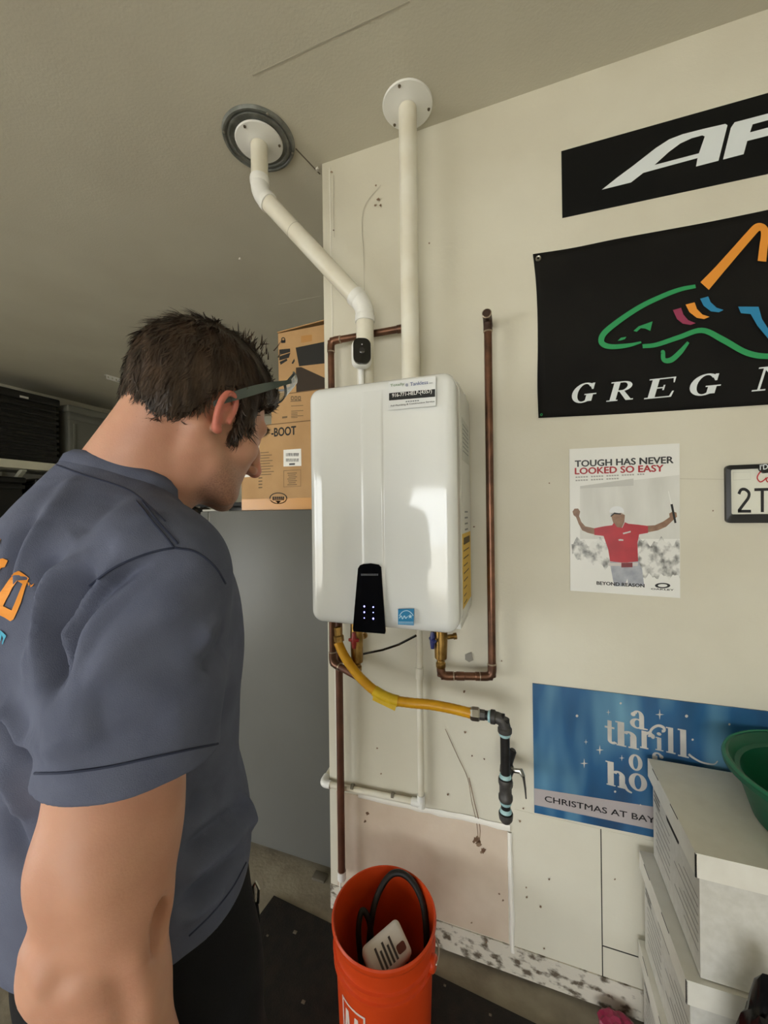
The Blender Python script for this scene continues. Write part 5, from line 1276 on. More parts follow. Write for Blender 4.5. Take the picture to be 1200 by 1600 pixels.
def skin_mat():
    m = bpy.data.materials.new('skin'); m.use_nodes = True; nt = m.node_tree; b = nt.nodes['Principled BSDF']
    b.inputs['Roughness'].default_value = .5; b.inputs['Subsurface Weight'].default_value = .18; b.inputs['Subsurface Radius'].default_value = (.012, .004, .002); b.inputs['Subsurface Scale'].default_value = .5
    tc = nt.nodes.new('ShaderNodeTexCoord')
    n = nt.nodes.new('ShaderNodeTexNoise'); n.inputs['Scale'].default_value = 14; n.inputs['Detail'].default_value = 5
    r = nt.nodes.new('ShaderNodeValToRGB'); r.color_ramp.elements[0].position = .35; r.color_ramp.elements[0].color = srgb((200, 150, 125)); r.color_ramp.elements[1].position = .7; r.color_ramp.elements[1].color = srgb((186, 134, 110))
    at = nt.nodes.new('ShaderNodeAttribute'); at.attribute_name = 'stubble'
    at2 = nt.nodes.new('ShaderNodeAttribute'); at2.attribute_name = 'flush'
    n2 = nt.nodes.new('ShaderNodeTexNoise'); n2.inputs['Scale'].default_value = 420; n2.inputs['Detail'].default_value = 2
    mu = nt.nodes.new('ShaderNodeMath'); mu.operation = 'MULTIPLY'
    mx = nt.nodes.new('ShaderNodeMix'); mx.data_type = 'RGBA'; mx.inputs['B'].default_value = srgb((96, 66, 50))
    mx2 = nt.nodes.new('ShaderNodeMix'); mx2.data_type = 'RGBA'; mx2.inputs['B'].default_value = srgb((206, 112, 98))
    nt.links.new(tc.outputs['Object'], n.inputs['Vector']); nt.links.new(tc.outputs['Object'], n2.inputs['Vector'])
    nt.links.new(n.outputs['Fac'], r.inputs[0]); nt.links.new(r.outputs[0], mx2.inputs['A']); nt.links.new(at2.outputs['Fac'], mx2.inputs['Factor'])
    nt.links.new(at.outputs['Fac'], mu.inputs[0]); nt.links.new(n2.outputs['Fac'], mu.inputs[1])
    nt.links.new(mx2.outputs['Result'], mx.inputs['A']); nt.links.new(mu.outputs[0], mx.inputs['Factor']); nt.links.new(mx.outputs['Result'], b.inputs['Base Color'])
    bp = nt.nodes.new('ShaderNodeBump'); bp.inputs['Strength'].default_value = .1; bp.inputs['Distance'].default_value = .002; nt.links.new(n2.outputs['Fac'], bp.inputs['Height']); nt.links.new(bp.outputs['Normal'], b.inputs['Normal'])
    return m
M_skin = skin_mat()

# head frame
HC = np.array((0.060, 0.092, 1.694)); hyaw = math.radians(11); hpit = math.radians(-22); hrol = math.radians(5)
RH = np.array(Matrix.Rotation(hyaw, 3, 'Z') @ Matrix.Rotation(hpit, 3, 'X') @ Matrix.Rotation(hrol, 3, 'Y'))
HSC = 0.95
h2b = lambda V: (np.asarray(V) * HSC) @ RH.T + HC
b2h = lambda P: (np.asarray(P) - HC) @ RH / HSC
NB = np.array((0.005, -0.005, 1.545))                      # neck base (body frame)
nb = b2h(NB)
def build_head():
    f = Field((-.125, -.20, -.30), (.125, .155, .145), .0023)
    f.ellipsoid((0, -.012, .030), (.0765, .099, .088), .001)
    f.ellipsoid((0, .035, -.03), (.062, .066, .085), .03)
    f.ellipsoid((0, .045, -.088), (.047, .048, .038), .025)
    for s in (-1, 1):
        f.cone((s * .058, -.005, -.062), (s * .030, .070, -.112), .014, .016, .025)     # jaw line
        f.ellipsoid((s * .048, .056, -.032), (.020, .022, .018), .02)                   # cheekbone
        f.cone((s * .012, .092, .022), (s * .045, .074, .016), .012, .010, .012)        # brow ridge
        f.ellipsoid((s * .033, .103, -.004), (.019, .018, .012), .012, 'sub')           # eye socket
        f.ellipsoid((s * .031, .0775, -.005), (.0125, .0125, .0125), .002)              # eyeball
        f.cone((s * .017, .090, .003), (s * .045, .078, -.001), .0045, .0035, .004)     # upper lid
        f.cone((s * .018, .088, -.013), (s * .043, .078, -.012), .003, .003, .004)      # lower lid
        f.ellipsoid((s * .013, .108, -.046), (.0085, .010, .0075), .006)                # nostril wing
    f.ellipsoid((0, .085, -.118), (.020, .018, .016), .018)                              # chin
    f.chain([((0, .094, .012), .008), ((0, .108, -.012), .0085), ((0, .124, -.040), .0115)], .012)
    f.ellipsoid((0, .121, -.043), (.012, .011, .010), .006)
    for s in (-1, 1): f.ellipsoid((s * .0075, .117, -.0545), (.0042, .006, .004), .003, 'sub')
    f.chain([((-.024, .083, -.074), .004), ((0, .099, -.070), .0062), ((.024, .083, -.074), .004)], .006)
    f.chain([((-.022, .081, -.084), .004), ((0, .096, -.085), .0072), ((.022, .081, -.084), .004)], .006)
    f.chain([((-.022, .088, -.079), .0012), ((0, .105, -.078), .0016), ((.022, .088, -.079), .0012)], .003, 'sub')
    # neck: follows from skull base to the shoulders, with the two neck muscles and Adam's apple
    f.cone((0, -.045, -.035), tuple(nb), .056, .069, .03)
    f.cone((0, -.062, -.045), tuple(b2h(np.array((0., -.030, 1.578)))), .040, .047, .03)       # nape down to the shoulders
    f.cone((0, .005, -.075), tuple(nb + np.array((0, .012, .0))), .047, .056, .03)
    for s in (-1, 1): f.cone((s * .062, -.03, -.045), tuple(nb + np.array((s * .022, .05, .01))), .015, .018, .02)
    # ears
    for s in (-1, 1):
        e = lambda y, z, x=0: (s * (.0775 + x * .9), -.012 + y * .78, -.014 + z * .88)
        f.ellipsoid(e(-.004, .0, .001), (.006, .014, .025), .006, R=np.array(Matrix.Rotation(s * .45, 3, 'Z').transposed()))
        hel = [(.012, -.004, .0), (.014, .014, .003), (.008, .029, .006), (-.005, .034, .010), (-.017, .028, .013), (-.022, .012, .014), (-.020, -.006, .012), (-.013, -.022, .008), (-.004, -.031, .004), (.004, -.030, .001)]
        L = smooth_line(hel, 3)
        for p, q in zip(L[:-1], L[1:]): f.cone(e(*p), e(*q), .0040, .0040, .003)
        f.ellipsoid(e(-.004, -.029, .004), (.005, .007, .0075), .004)
        f.ellipsoid(e(.000, -.002, .011), (.007, .0065, .012), .003, 'sub')
        f.ellipsoid(e(-.004, .018, .013), (.005, .006, .007), .003, 'sub')
        f.ellipsoid(e(.013, -.006, .004), (.005, .004, .007), .003)                      # tragus
    V, F = f.mesh(); V = relax(V, F, 2, .4)
    return V, F
HV, HF = build_head()
def body_rest():
    f = Field((-.36, -.22, .70), (.36, .30, 1.60), .0045)
    f.ellipsoid((0, .01, 1.36), (.150, .095, .19), .01); f.ellipsoid((0, .0, 1.10), (.14, .105, .20), .06); f.cone((-.12, -.005, 1.46), (.12, -.005, 1.46), .042, .042, .04)
    f.cone((0, -.01, 1.45), (0, -.005, 1.57), .075, .062, .04)
    arms = {1: [((.165, .005, 1.455), .046), ((.183, -.052, 1.31), .053), ((.187, -.067, 1.20), .055), ((.189, -.069, 1.125), .0500), ((.192, -.062, 1.06), .048), ((.198, -.042, .96), .039), ((.202, -.022, .88), .029)],
            -1: [((-.170, 0, 1.462), .058), ((-.195, -.02, 1.30), .055), ((-.208, -.03, 1.13), .046), ((-.216, .0, 1.05), .047), ((-.216, .07, .93), .036), ((-.210, .10, .87), .028)]}
    for s, ch in arms.items():
        f.chain(ch, .02)
        w_ = np.array(ch[-1][0]); dv = w_ - np.array(ch[-2][0]); dv /= np.linalg.norm(dv)
        if s == 1:
            f.ellipsoid((.182, -.112, 1.108), (.018, .015, .024), .03); f.ellipsoid((.196, -.036, 1.150), (.036, .030, .060), .03)               # elbow point
            f.ellipsoid((.192, -.054, 1.030), (.040, .036, .075), .03)               # forearm belly
            f.ellipsoid((.190, -.020, 1.245), (.038, .030, .075), .03)                  # biceps
            f.ellipsoid((.222, -.030, 1.125), (.014, .012, .03), .012, 'sub')         # crook of the elbow
        # palm and fingers, loosely curled
        pc_ = w_ + dv * .05
        f.cone(w_, w_ + dv * .085, .027, .034, .015, flat=(.55, 1, 1))
        for k, (off, ln) in enumerate(((.030, .070), (.010, .080), (-.010, .074), (-.028, .058))):
            k0 = w_ + dv * .088 + np.array((0, off, 0)); inw = np.array((-s * 1.0, 0, 0))
            k1 = k0 + (dv * .85 + inw * .35) * ln * .45; k2 = k1 + (dv * .45 + inw * .8) * ln * .32; k3 = k2 + (dv * .0 + inw * 1.0) * ln * .25
            f.chain([(tuple(k0 - dv * .02), .0095), (tuple(k0), .0095), (tuple(k1), .0088), (tuple(k2), .008), (tuple(k3), .007)], .003)
        t0 = w_ + dv * .03 + np.array((0, .022, 0)); t1 = t0 + dv * .035 + np.array((-s * .012, .022, 0)); t2 = t1 + dv * .03 + np.array((-s * .012, .004, 0))
        f.chain([(tuple(t0), .013), (tuple(t1), .0105), (tuple(t2), .0085)], .005)
    V, F = f.mesh(); return relax(V, F, 3, .5), F
RV, RF = body_rest()
RW = toW(RV); RN = normals(RW, RF); bb = BVHTree.FromPolygons([tuple(v) for v in RW], [tuple(int(i) for i in q) for q in RF])
for px, amp, wd in (([(92, 1540), (130, 1528), (168, 1524), (190, 1548), (200, 1598)], -.005, .012), ([(215, 1500), (228, 1545), (236, 1598)], .004, .016), ([(38, 1490), (50, 1515), (60, 1540)], .004, .012), ([(150, 1400), (165, 1450), (170, 1500)], .002, .02), ([(75, 1400), (85, 1450), (95, 1500)], -.002, .016)):
    P = [bb.ray_cast(CAM, ray(u, v).normalized(), 3.0)[0] for u, v in smooth_line(px, 8)]; P = np.array([tuple(p) for p in P if p is not None])
    if len(P) > 3:
        dmn = np.min(np.linalg.norm(RW[:, None, :] - P[None, ::2, :], axis=2), 1); RW = RW + RN * (amp * np.exp(-(dmn / wd) ** 2))[:, None]
RV = toL(RW)
BV = np.concatenate([h2b(HV), RV]); BF = np.concatenate([HF, RF + len(HV)])
body = np_mesh('body', toW(BV), BF, M_skin, per)
# hair roots and flush as point attributes
hy, hz, hx = HV[:, 1], HV[:, 2], np.abs(HV[:, 0])
sm_ = lambda a, b, x: np.clip((x - a) / (b - a), 0, 1) ** 2 * (3 - 2 * np.clip((x - a) / (b - a), 0, 1))
stub = sm_(-.045, -.085, hz) * sm_(.005, .03, hy) * (1 - sm_(-.125, -.15, hz) * .6) * .85
stub = np.maximum(stub, sm_(-.05, -.06, hz) * (1 - sm_(-.070, -.064, hz)) * sm_(.08, .09, hy) * .7)
fl_ = np.maximum(sm_(.076, .085, hx) * (np.abs(hy + .012) < .05) * (hz > -.06) * (hz < .04) * .8, sm_(.112, .122, hy) * .5)
for nm, arr in (('stubble', stub), ('flush', fl_)):
    at_ = body.data.attributes.new(nm, 'FLOAT', 'POINT'); full = np.zeros(len(BV), np.float32); full[:len(HV)] = arr
    at_.data.foreach_set('value', full[:len(body.data.vertices)])

# hair
def poly_sdf(Y, Z, P):
    d = np.full(np.broadcast(Y, Z).shape, 1e9, np.float32); s = np.ones_like(d); n = len(P)
    for i in range(n):
        a, b = P[i], P[i - 1]; ey, ez = b[0] - a[0], b[1] - a[1]; wy, wz = Y - a[0], Z - a[1]
        t = np.clip((wy * ey + wz * ez) / (ey * ey + ez * ez), 0, 1); d = np.minimum(d, (wy - ey * t) ** 2 + (wz - ez * t) ** 2)
        c1, c2, c3 = Z >= a[1], Z < b[1], ey * wz > ez * wy
        flip = (c1 & c2 & c3) | (~c1 & ~c2 & ~c3); s = np.where(flip, -s, s)
    return s * np.sqrt(d)
HAIRLINE = [(.100, .074), (.084, .060), (.062, .052), (.046, .034), (.038, .008), (.032, -.038), (.016, -.040), (.012, -.010), (.004, .022), (-.016, .030), (-.032, .018), (-.040, -.010), (-.052, -.046), (-.085, -.064), (-.13, -.062), (-.16, .0), (-.14, .14), (.0, .17), (.11, .13), (.125, .09)]
fh = Field((-.11, -.14, -.09), (.11, .135, .15), .0026)
fh.ellipsoid((0, -.014, .036), (.0845, .112, .104), .001)
fh.ellipsoid((0, .055, .078), (.055, .050, .034), .02)
fh.ellipsoid((0, .022, -.01), (.0755, .055, .06), .01)
fh.ellipsoid((0, -.060, -.015), (.070, .052, .060), .015)
X_, Y_, Z_ = [fh.ax[i].reshape([-1 if j == i else 1 for j in range(3)]) for i in range(3)]
msk = poly_sdf(Y_, Z_, HAIRLINE).astype(np.float32)
rag = .0035 * np.sin(330 * Y_ + 60 * X_) + .003 * np.sin(190 * Y_ - 140 * X_ + 90 * Z_)
fh.d = np.maximum(fh.d + .0018 * np.sin(160 * X_ + 60 * Y_) * np.sin(120 * Y_ + 90 * Z_), np.broadcast_to(msk + rag, fh.d.shape)).astype(np.float32)
AV, AF = fh.mesh(); AV = relax(AV, AF, 1, .4); AN = normals(AV, AF)
rnd = np.random.RandomState(5)
keep = np.nonzero((np.abs(AV[:, 0]) > .02) | (AV[:, 2] > .0) | (AV[:, 1] < -.05))[0]
idx = rnd.choice(keep, 12000); SV = []; SF = []
crown = np.array((.01, -.045, .125)); base_n = 0
for i in idx:
    p, n = AV[i], AN[i]
    fl0 = p - crown; fl0 = fl0 / max(np.linalg.norm(fl0), 1e-4) + np.array((0, .0, -.35)) + rnd.normal(0, .2, 3)
    if p[1] > .035 and p[2] > .02: fl0 = np.array((.25, -.25, .25)) + rnd.normal(0, .2, 3)
    t = fl0 - n * (fl0 @ n); t /= max(np.linalg.norm(t), 1e-5); b = np.cross(n, t)
    L = rnd.uniform(.014, .030) * (1.25 if p[2] > .07 else 1); lift = rnd.uniform(.02, .16); wd = rnd.uniform(.0005, .0012)
    if p[2] < -.03: L *= .7
    if p[1] > .06: L *= .5
    cur = rnd.normal(0, .25)
    pts = [p - n * .002, p + t * L * .45 + n * L * lift * .5 + b * L * cur * .2, p + t * L * .8 + n * L * lift * .55 + b * L * cur * .5, p + t * L + n * L * lift * .3 + b * L * cur]
    for q, w_ in zip(pts, (1, 1, .7, .12)): SV += [q - b * wd * w_, q + b * wd * w_]
    for k in range(3): SF.append((base_n + 2 * k, base_n + 2 * k + 1, base_n + 2 * k + 3, base_n + 2 * k + 2))
    base_n += 8
# cowlick on top and the lock over the forehead
for (c, d0, num, ln) in (((.005, .012, .132), (.0, -.2, 1.0), 260, .022),):
    for _ in range(num):
        p = np.array(c) + rnd.normal(0, 1, 3) * np.array((.022, .014, .004)); t = np.array(d0) + rnd.normal(0, .35, 3); t /= np.linalg.norm(t); b = np.cross(t, rnd.normal(0, 1, 3)); b /= np.linalg.norm(b)
        L = ln * rnd.uniform(.5, 1.15); wd = rnd.uniform(.0008, .0016); sag = np.cross(b, t) * L * rnd.normal(0, .25)
        for k, w_ in zip((0, .4, .75, 1), (1, .9, .6, .1)):
            q = p + t * L * k + sag * k * k; SV += [q - b * wd * w_, q + b * wd * w_]
        for k in range(3): SF.append((base_n + 2 * k, base_n + 2 * k + 1, base_n + 2 * k + 3, base_n + 2 * k + 2))
        base_n += 8
M_hair = mat('hair_brown', (74, 57, 44), .45, rgb2=(46, 35, 27), scale=70, stretch=(1, 1, .3), spec=.45)
hairV = np.concatenate([AV, np.array(SV)]); hairF = np.concatenate([AF, np.array(SF) + len(AV)])
hair = np_mesh('hair', toW(h2b(hairV)), hairF, M_hair, per); hair['kind'] = 'stuff'
# eyebrows and lashes
for s in (1, -1):
    SV = []; SF = []; bn = 0
    for _ in range(150):
        u_ = rnd.uniform(0, 1); p = np.array((s * (.014 + .036 * u_), .1035 - .022 * u_ ** 1.6, .019 + .004 * math.sin(3 * u_) + rnd.normal(0, .0018)))
        t = np.array((s * .8, -.2 * u_, .5 - .6 * u_)) + rnd.normal(0, .15, 3); t /= np.linalg.norm(t); b = np.array((0, .5, .9)); b /= np.linalg.norm(b); L = .009
        for k, w_ in zip((0, 1), (1, .2)): q = p + t * L * k; SV += [q - b * .0006 * w_, q + b * .0006 * w_]
        SF.append((bn, bn + 1, bn + 3, bn + 2)); bn += 4
    np_mesh('eyebrow', toW(h2b(SV)), np.array(SF), M_hair, per)

# ------------------------------------------------------------------ clothes
def shirt_field():
    f = Field((-.35, -.24, .86), (.35, .30, 1.66), .0033)
    f.ellipsoid((0, .014, 1.36), (.192, .138, .20), .01)
    f.ellipsoid((0, -.004, 1.15), (.178, .150, .24), .06)
    f.ellipsoid((0, .004, 1.04), (.180, .160, .17), .05)
    f.cone((-.135, -.012, 1.475), (.135, -.012, 1.475), .070, .070, .05)
    f.cone((-.085, -.060, 1.492), (.055, -.060, 1.492), .084, .080, .05); f.ellipsoid((0, -.035, 1.36), (.175, .140, .19), .04)   # rounded upper back
    f.cone((0, -.025, 1.47), (0, -.012, 1.565), .098, .080, .05)                    # towards the neck
    for s in (-1, 1): f.cone((s * .07, -.012, 1.535), (s * .165, -.005, 1.478), .048, .058, .04)
    return f
fs_ = shirt_field()
def sleeve(s):
    g = Field((-.35, -.24, .86), (.35, .30, 1.66), .0033)
    g.chain([((s * .160, -.002, 1.468), .071), ((s * .183, -.028, 1.36), .077), ((s * .192, -.042, 1.22), .093)], .03)
    g.half((s * .19, -.034, 1.280), (s * .10, -.06, -1.0), .005)
    g.cone((s * .190, -.052, 1.20), (s * .185, -.045, 1.30), .064, .058, .004, 'sub')
    return g.d
Zg = fs_.ax[2].reshape(1, 1, -1)
for s in (1, -1):
    e = sleeve(s); d = fs_.d; k = (.004 + .045 * np.clip((Zg - 1.27) / .10, 0, 1)).astype(np.float32)
    q = np.clip(.5 + .5 * (d - e) / k, 0, 1); fs_.d = (d * (1 - q) + e * q - k * q * (1 - q)).astype(np.float32)
fs_.half((0, .04, 1.012), (0, -.16, -1), .006)
NKC = np.array((.0, .006, 1.590)); NKN = np.array((.02, .42, 1.0)); NKN = NKN / np.linalg.norm(NKN)
fs_.half(tuple(NKC), tuple(NKN), .010)
TV, TF = fs_.mesh(); TV = relax(TV, TF, 2, .5)
# wrinkles: each traced on the cloth as a curve in space, then pressed in (-) or raised (+)
def cast(V, F):
    W_ = toW(V); return BVHTree.FromPolygons([tuple(v) for v in W_], [tuple(int(i) for i in q) for q in F]), W_
bvh, TW = cast(TV, TF)
def on_cloth(px):
    out = []
    for (u, v) in px:
        h = bvh.ray_cast(CAM, ray(u, v).normalized(), 3.0)
        if h[0] is not None: out.append(np.array(h[0]))
    return out
FOLDS = [
    ([(150, 897), (118, 917), (97, 950), (78, 992), (70, 1035), (72, 1085)], -.010, .0075),
    ([(240, 872), (185, 898), (140, 930), (110, 968), (92, 1015), (84, 1075)], -.008, .0075),
    ([(196, 880), (150, 905), (112, 940), (90, 985), (80, 1040)], .006, .0065),
    ([(130, 870), (100, 900), (80, 940), (66, 990), (58, 1040)], .006, .007),
    ([(100, 860), (72, 890), (58, 930), (52, 980), (46, 1040)], -.004, .007),
    ([(58, 905), (54, 950), (50, 1000), (42, 1060)], .004, .006),
    ([(60, 800), (32, 840), (14, 885), (4, 930)], -.004, .008), ([(80, 800), (52, 838), (32, 880), (20, 925)], .003, .007),
    ([(0, 1120), (25, 1155), (50, 1195)], -.006, .008), ([(0, 1095), (30, 1130), (60, 1165)], .005, .008), ([(0, 1190), (25, 1230), (45, 1280)], .004, .010), ([(5, 1260), (20, 1310), (40, 1370)], -.004, .010),
    ([(300, 860), (240, 905), (180, 955), (140, 1000), (105, 1060)], -.003, .010), ([(330, 930), (260, 960), (190, 1010), (130, 1075)], .0025, .010), ([(320, 1010), (250, 1040), (180, 1075), (110, 1110)], -.0025, .012),
    ([(345, 960), (320, 985), (330, 1010)], .003, .008), ([(362, 1000), (335, 1020), (320, 1050)], -.003, .008),
    ([(285, 1335), (320, 1310), (350, 1285), (375, 1262)], -.005, .008), ([(285, 1375), (325, 1345), (360, 1315), (388, 1285)], .004, .008), ([(290, 1405), (325, 1380), (360, 1350), (385, 1325)], -.005, .008), ([(285, 1440), (320, 1415), (350, 1390)], .003, .007),
    ([(285, 1260), (320, 1250), (350, 1240)], -.003, .010), ([(370, 1240), (385, 1265), (390, 1300)], .004, .008),
    ([(120, 745), (100, 775), (70, 815)], .0025, .010), ([(190, 770), (150, 800), (110, 840)], -.0025, .012), ([(250, 800), (220, 830), (170, 860)], .0025, .012),
    ([(160, 1130), (110, 1150), (70, 1180)], .003, .012), ([(280, 1110), (200, 1150), (110, 1190)], -.002, .014),
]
TN = normals(TW, TF); disp = np.zeros(len(TW))
for px, amp, wd in FOLDS:
    P = on_cloth(smooth_line(px, 14))
    if len(P) < 3: continue
    P = np.array(P); dm = np.full(len(TW), 9.0); tt = np.zeros(len(TW))
    near = np.nonzero(np.min(np.abs(TW[:, None, :] - P[None, ::12, :]).max(2), 1) < .09)[0]
    D = np.linalg.norm(TW[near][:, None, :] - P[None], axis=2); j = D.argmin(1); dm[near] = D.min(1); tt[near] = j / (len(P) - 1)
    amp *= 3.4 if amp < 0 else 2.9; wd *= 1.35
    disp += amp * np.exp(-(dm / wd) ** 1.7) * np.clip(np.sin(np.pi * np.clip(tt * .9 + .05, 0, 1)) * 1.4, 0, 1)
L_ = toL(TW)
disp += .0012 * np.sin(38 * L_[:, 2] + 30 * L_[:, 0] + 6 * np.sin(14 * L_[:, 1])) * np.sin(22 * L_[:, 1] + 17 * L_[:, 2])
TW = TW + TN * disp[:, None]; TW = relax(TW, TF, 1, .25)
M_navy = mat('shirt_navy', (96, 101, 121), .85, rgb2=(87, 92, 112), scale=20, bump=.25, bscale=900, spec=.2)
M_navyd = mat('shirt_stitch', (52, 57, 76), .85, spec=.2)
shirt = np_mesh('t_shirt', TW, TF, M_navy, per)
bvh = BVHTree.FromPolygons([tuple(v) for v in TW], [tuple(int(i) for i in q) for q in TF])
def seam(px, r=.0011, lift=.0004, name='seam', m=None):
    P = []
    for (u, v) in smooth_line(px, 6):
        h = bvh.ray_cast(CAM, ray(u, v).normalized(), 3.0)
        if h[0] is not None: P.append(h[0] + h[1] * lift)
    if len(P) > 2: MB().tube(P, r, 6).build(name, m or M_navyd, shirt, True, 180)
SEAMS = True
# collar: ribbed band round the neck opening, riding on the cloth edge
rimv = []
a1_ = np.cross(NKN, np.array((0, 1.0, 0))); a1_ /= np.linalg.norm(a1_); a2_ = np.cross(NKN, a1_)
for k in range(48):
    t = 2 * math.pi * k / 48; d = a1_ * math.cos(t) + a2_ * math.sin(t)
    o_ = NKC - NKN * .006; lo_, hi_ = o_ + d * .25, o_
    h = bvh.ray_cast(Vector(toW(lo_)), Vector(BM @ (-d)), .25)
    P = toL(np.array(h[0])) if h[0] is not None else NKC + d * .085
    rimv.append((P, d))
rr_ = np.array([np.linalg.norm(p - NKC) for p, _ in rimv]); rr_ = (np.roll(rr_, 1) + rr_ * 2 + np.roll(rr_, -1)) / 4
vs = []; fs = []; prof = [(-.004, -.012), (.0025, -.010), (.0030, .002), (.0012, .011), (-.004, .012), (-.007, .004)]
for k in range(48):
    d = rimv[k][1]; base = NKC + d * rr_[k]
    for (o_, z_) in prof: vs.append(Vector(toW(base + d * (o_ - .5 * max(z_, 0)) + NKN * z_)))
n_ = len(prof)
for k in range(48):
    for j in range(n_): fs.append((k * n_ + j, k * n_ + (j + 1) % n_, ((k + 1) % 48) * n_ + (j + 1) % n_, ((k + 1) % 48) * n_ + j))
MB().add(vs, fs).build('collar', M_navy, shirt, True, 60)
seam([(70, 722), (92, 728), (130, 742), (170, 754), (205, 768), (232, 790), (258, 815)], .001)
seam([(213, 783), (225, 798), (238, 815), (258, 838), (272, 856)]); seam([(222, 783), (233, 797), (247, 815), (266, 836), (278, 850)])
seam([(272, 856), (240, 862), (205, 874), (170, 892), (140, 915)], .0013); seam([(272, 856), (305, 862), (335, 885), (352, 912)], .0013)
seam([(55, 1208), (110, 1206), (170, 1198), (230, 1185), (290, 1172), (340, 1162)], .0012); seam([(295, 1462), (330, 1428), (362, 1388), (384, 1348)], .0012)
# print on the back
def cloth_print(loops, m, name, lift=.0012):
    mb = MB(); L3 = [[Vector((p[0], p[1], 0)) for p in lp] for lp in loops]; flat = [p for lp in L3 for p in lp]; tr = tessellate_polygon(L3)
    pts = []
    for p in flat:
        h = bvh.ray_cast(CAM, ray(p.x, p.y).normalized(), 3.0); pts.append(h[0] + h[1] * lift if h[0] is not None else None)
    fs = []
    for t in tr:
        if any(pts[i] is None for i in t): continue
        a, b, c = (pts[i] for i in t); fs.append(tuple(t) if (b - a).cross(c - a).dot(CAM - a) > 0 else (t[0], t[2], t[1]))
    mb.add([p if p is not None else Vector() for p in pts], fs); return mb.build(name, m, shirt)
def dense(lp, n=5): return [(a[0] + (b[0] - a[0]) * k / n, a[1] + (b[1] - a[1]) * k / n) for a, b in zip(lp, lp[1:] + lp[:1]) for k in range(n)]
cl = lambda x, y: (x / 7.275, 820 + y / 7.275)
M_porange = mat('print_orange', (236, 150, 44), .7); M_pcyan = mat('print_cyan', (70, 170, 206), .7)
letO = [cl(*p) for p in ((-45, 930), (-30, 1010), (60, 1050), (130, 1095), (165, 1075), (200, 1000), (250, 880), (300, 700), (335, 605), (280, 560), (220, 522), (170, 545), (110, 620), (40, 730), (0, 790))]
holO = [cl(*p) for p in ((48, 925), (145, 972), (180, 890), (265, 670), (205, 632), (160, 700), (120, 790), (85, 850))]
cloth_print([dense(letO), dense(holO)], M_porange, 'back_print')
cloth_print([dense([cl(*p) for p in ((-60, 470), (-20, 400), (40, 380), (95, 405), (60, 480), (20, 490), (0, 520), (-60, 600))])], M_porange, 'back_print')
cloth_print([dense([cl(*p) for p in ((-60, 190), (-20, 165), (20, 165), (0, 220), (-60, 260))])], M_porange, 'back_print')
for lp in (((-5, 1195), (20, 1200), (10, 1300), (-10, 1290)), ((20, 1200), (40, 1215), (22, 1320), (8, 1300)), ((40, 1215), (85, 1260), (60, 1310), (45, 1360), (35, 1350), (50, 1290), (35, 1250))): cloth_print([dense([cl(*p) for p in lp], 3)], M_pcyan, 'back_print')
for lp in (((320, 650), (345, 660), (340, 690), (330, 690)), ((350, 665), (360, 690), (395, 665), (375, 700), (355, 710))): cloth_print([dense([cl(*p) for p in lp], 3)], M_porange, 'back_print')

# trousers, belt clip, shoes
ft = Field((-.24, -.20, .03), (.24, .26, 1.08), .006)
ft.ellipsoid((0, .018, .95), (.166, .146, .16), .02)
for s in (-1, 1): ft.chain([((s * .085, .040, .90), .106), ((s * .095, .062, .70), .096), ((s * .10, .035, .50), .070), ((s * .105, .02, .28), .064), ((s * .105, .01, .07), .062)], .02)
ft.half((0, 0, 1.05), (0, 0, 1), .004); ft.half((0, 0, .055), (0, 0, -1), .004)
X, Y, Z = [ft.ax[i].reshape([-1 if j == i else 1 for j in range(3)]) for i in range(3)]
ft.d = (ft.d + .003 * np.sin(34 * Z + 20 * X) * np.sin(26 * Y + 9 * Z)).astype(np.float32)
QV, QF = ft.mesh(); QV = relax(QV, QF, 2, .5)
M_trou = mat('trouser_black', (26, 26, 29), .85, rgb2=(20, 20, 22), scale=12, bump=.2, bscale=700, spec=.2)
trs = np_mesh('trousers', toW(QV), QF, M_trou, per)
for s in (-1, 1):
    fsx = Field((-.06 + s * .105, -.12, -.002), (.06 + s * .105, .22, .13), .004)
    fsx.cone((s * .105, -.045, .045), (s * .115, .125, .035), .043, .040, .02, flat=(1, 1, .95)); fsx.cone((s * .105, -.02, .07), (s * .105, .0, .11), .045, .047, .03)
    fsx.half((0, 0, .0), (0, 0, -1), .003)
    V, F = fsx.mesh(); np_mesh('shoe', toW(V), F, M_plas, per)
kc = at_d(400, 1398, .66)
kq = thing('key_clip', tuple(kc), 'small shiny metal clip hanging at the trouser pocket', 'clip')
MB().tube([kc + Vector((0, 0, .022)), kc + Vector((.006, 0, .012)), kc + Vector((.004, 0, -.012)), kc + Vector((-.004, 0, -.012)), kc + Vector((-.006, 0, .012))], .0024, 8, closed=True).build('ring', M_steel, kq, True)
MB().tube([kc + Vector((0, 0, -.012)), kc + Vector((.003, 0, -.045))], [.003, .0045], 8).build('strap', M_trou, kq, True)

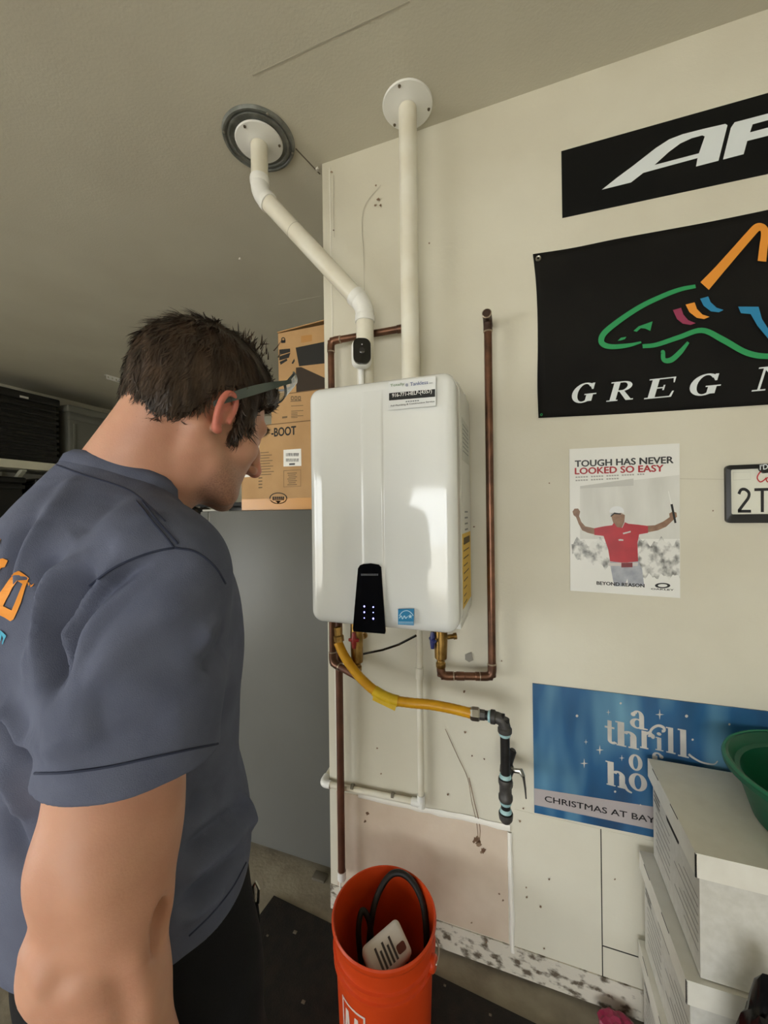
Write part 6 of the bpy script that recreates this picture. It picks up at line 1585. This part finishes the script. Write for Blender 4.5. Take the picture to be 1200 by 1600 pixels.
# safety glasses pushed up on the head
gls = thing('safety_glasses', tuple(toW(h2b([(0, .1, .06)]))[0]), 'clear safety glasses with grey temples pushed up on the head', 'glasses')
M_temple = mat('temple_grey', (74, 84, 80), .3, coat=.4); M_clear = mat('lens_clear', (225, 232, 232), .03, trans=.92, ior=1.3)
for s in (1, -1):
    tp = [(s * .084, -.034, -.012), (s * .087, -.016, .012), (s * .0895, .008, .040), (s * .0875, .040, .074), (s * .076, .074, .108)]
    L = smooth_line(tp, 5); vs = []; fs = []
    for i, p in enumerate(L):
        w_ = .0035 + .0035 * math.sin(math.pi * min(1, i / (len(L) - 1) * 1.1)); p = np.array(p); nrm_ = np.array((s, 0, 0)); dn = np.array((0, -.55, .83))
        for (a, b) in ((-1, -1), (1, -1), (1, 1), (-1, 1)): vs.append(Vector(toW(h2b([p + nrm_ * .0016 * a + dn * w_ * b]))[0]))
    for i in range(len(L) - 1):
        for k in range(4): fs.append((i * 4 + k, i * 4 + (k + 1) % 4, (i + 1) * 4 + (k + 1) % 4, (i + 1) * 4 + k))
    fs += [(3, 2, 1, 0), tuple((len(L) - 1) * 4 + k for k in range(4))]
    MB().add(vs, fs).build('temple_arm', M_temple, gls, True, 40)
vs = []; fs = []; nA = 24
for j in range(7):
    for i in range(nA + 1):
        t = -1.15 + 2.3 * i / nA; q = np.array((.080 * math.sin(t), .040 + .072 * math.cos(t), .112)); q += np.array((0, .30, .95)) * (-.024 + .046 * j / 6) * (1 - .25 * (abs(t) / 1.15) ** 3)
        vs.append(Vector(toW(h2b([q]))[0]))
for j in range(6):
    for i in range(nA): fs.append((j * (nA + 1) + i, j * (nA + 1) + i + 1, (j + 1) * (nA + 1) + i + 1, (j + 1) * (nA + 1) + i))
lo_ = MB().add(vs, fs).build('lens', M_clear, gls, True, 180); sm = lo_.modifiers.new('thickness', 'SOLIDIFY'); sm.thickness = .0018
MB().tube([vs[6 * (nA + 1) + i] for i in range(nA + 1)], .0018, 8).build('brow_bar', M_temple, gls, True)
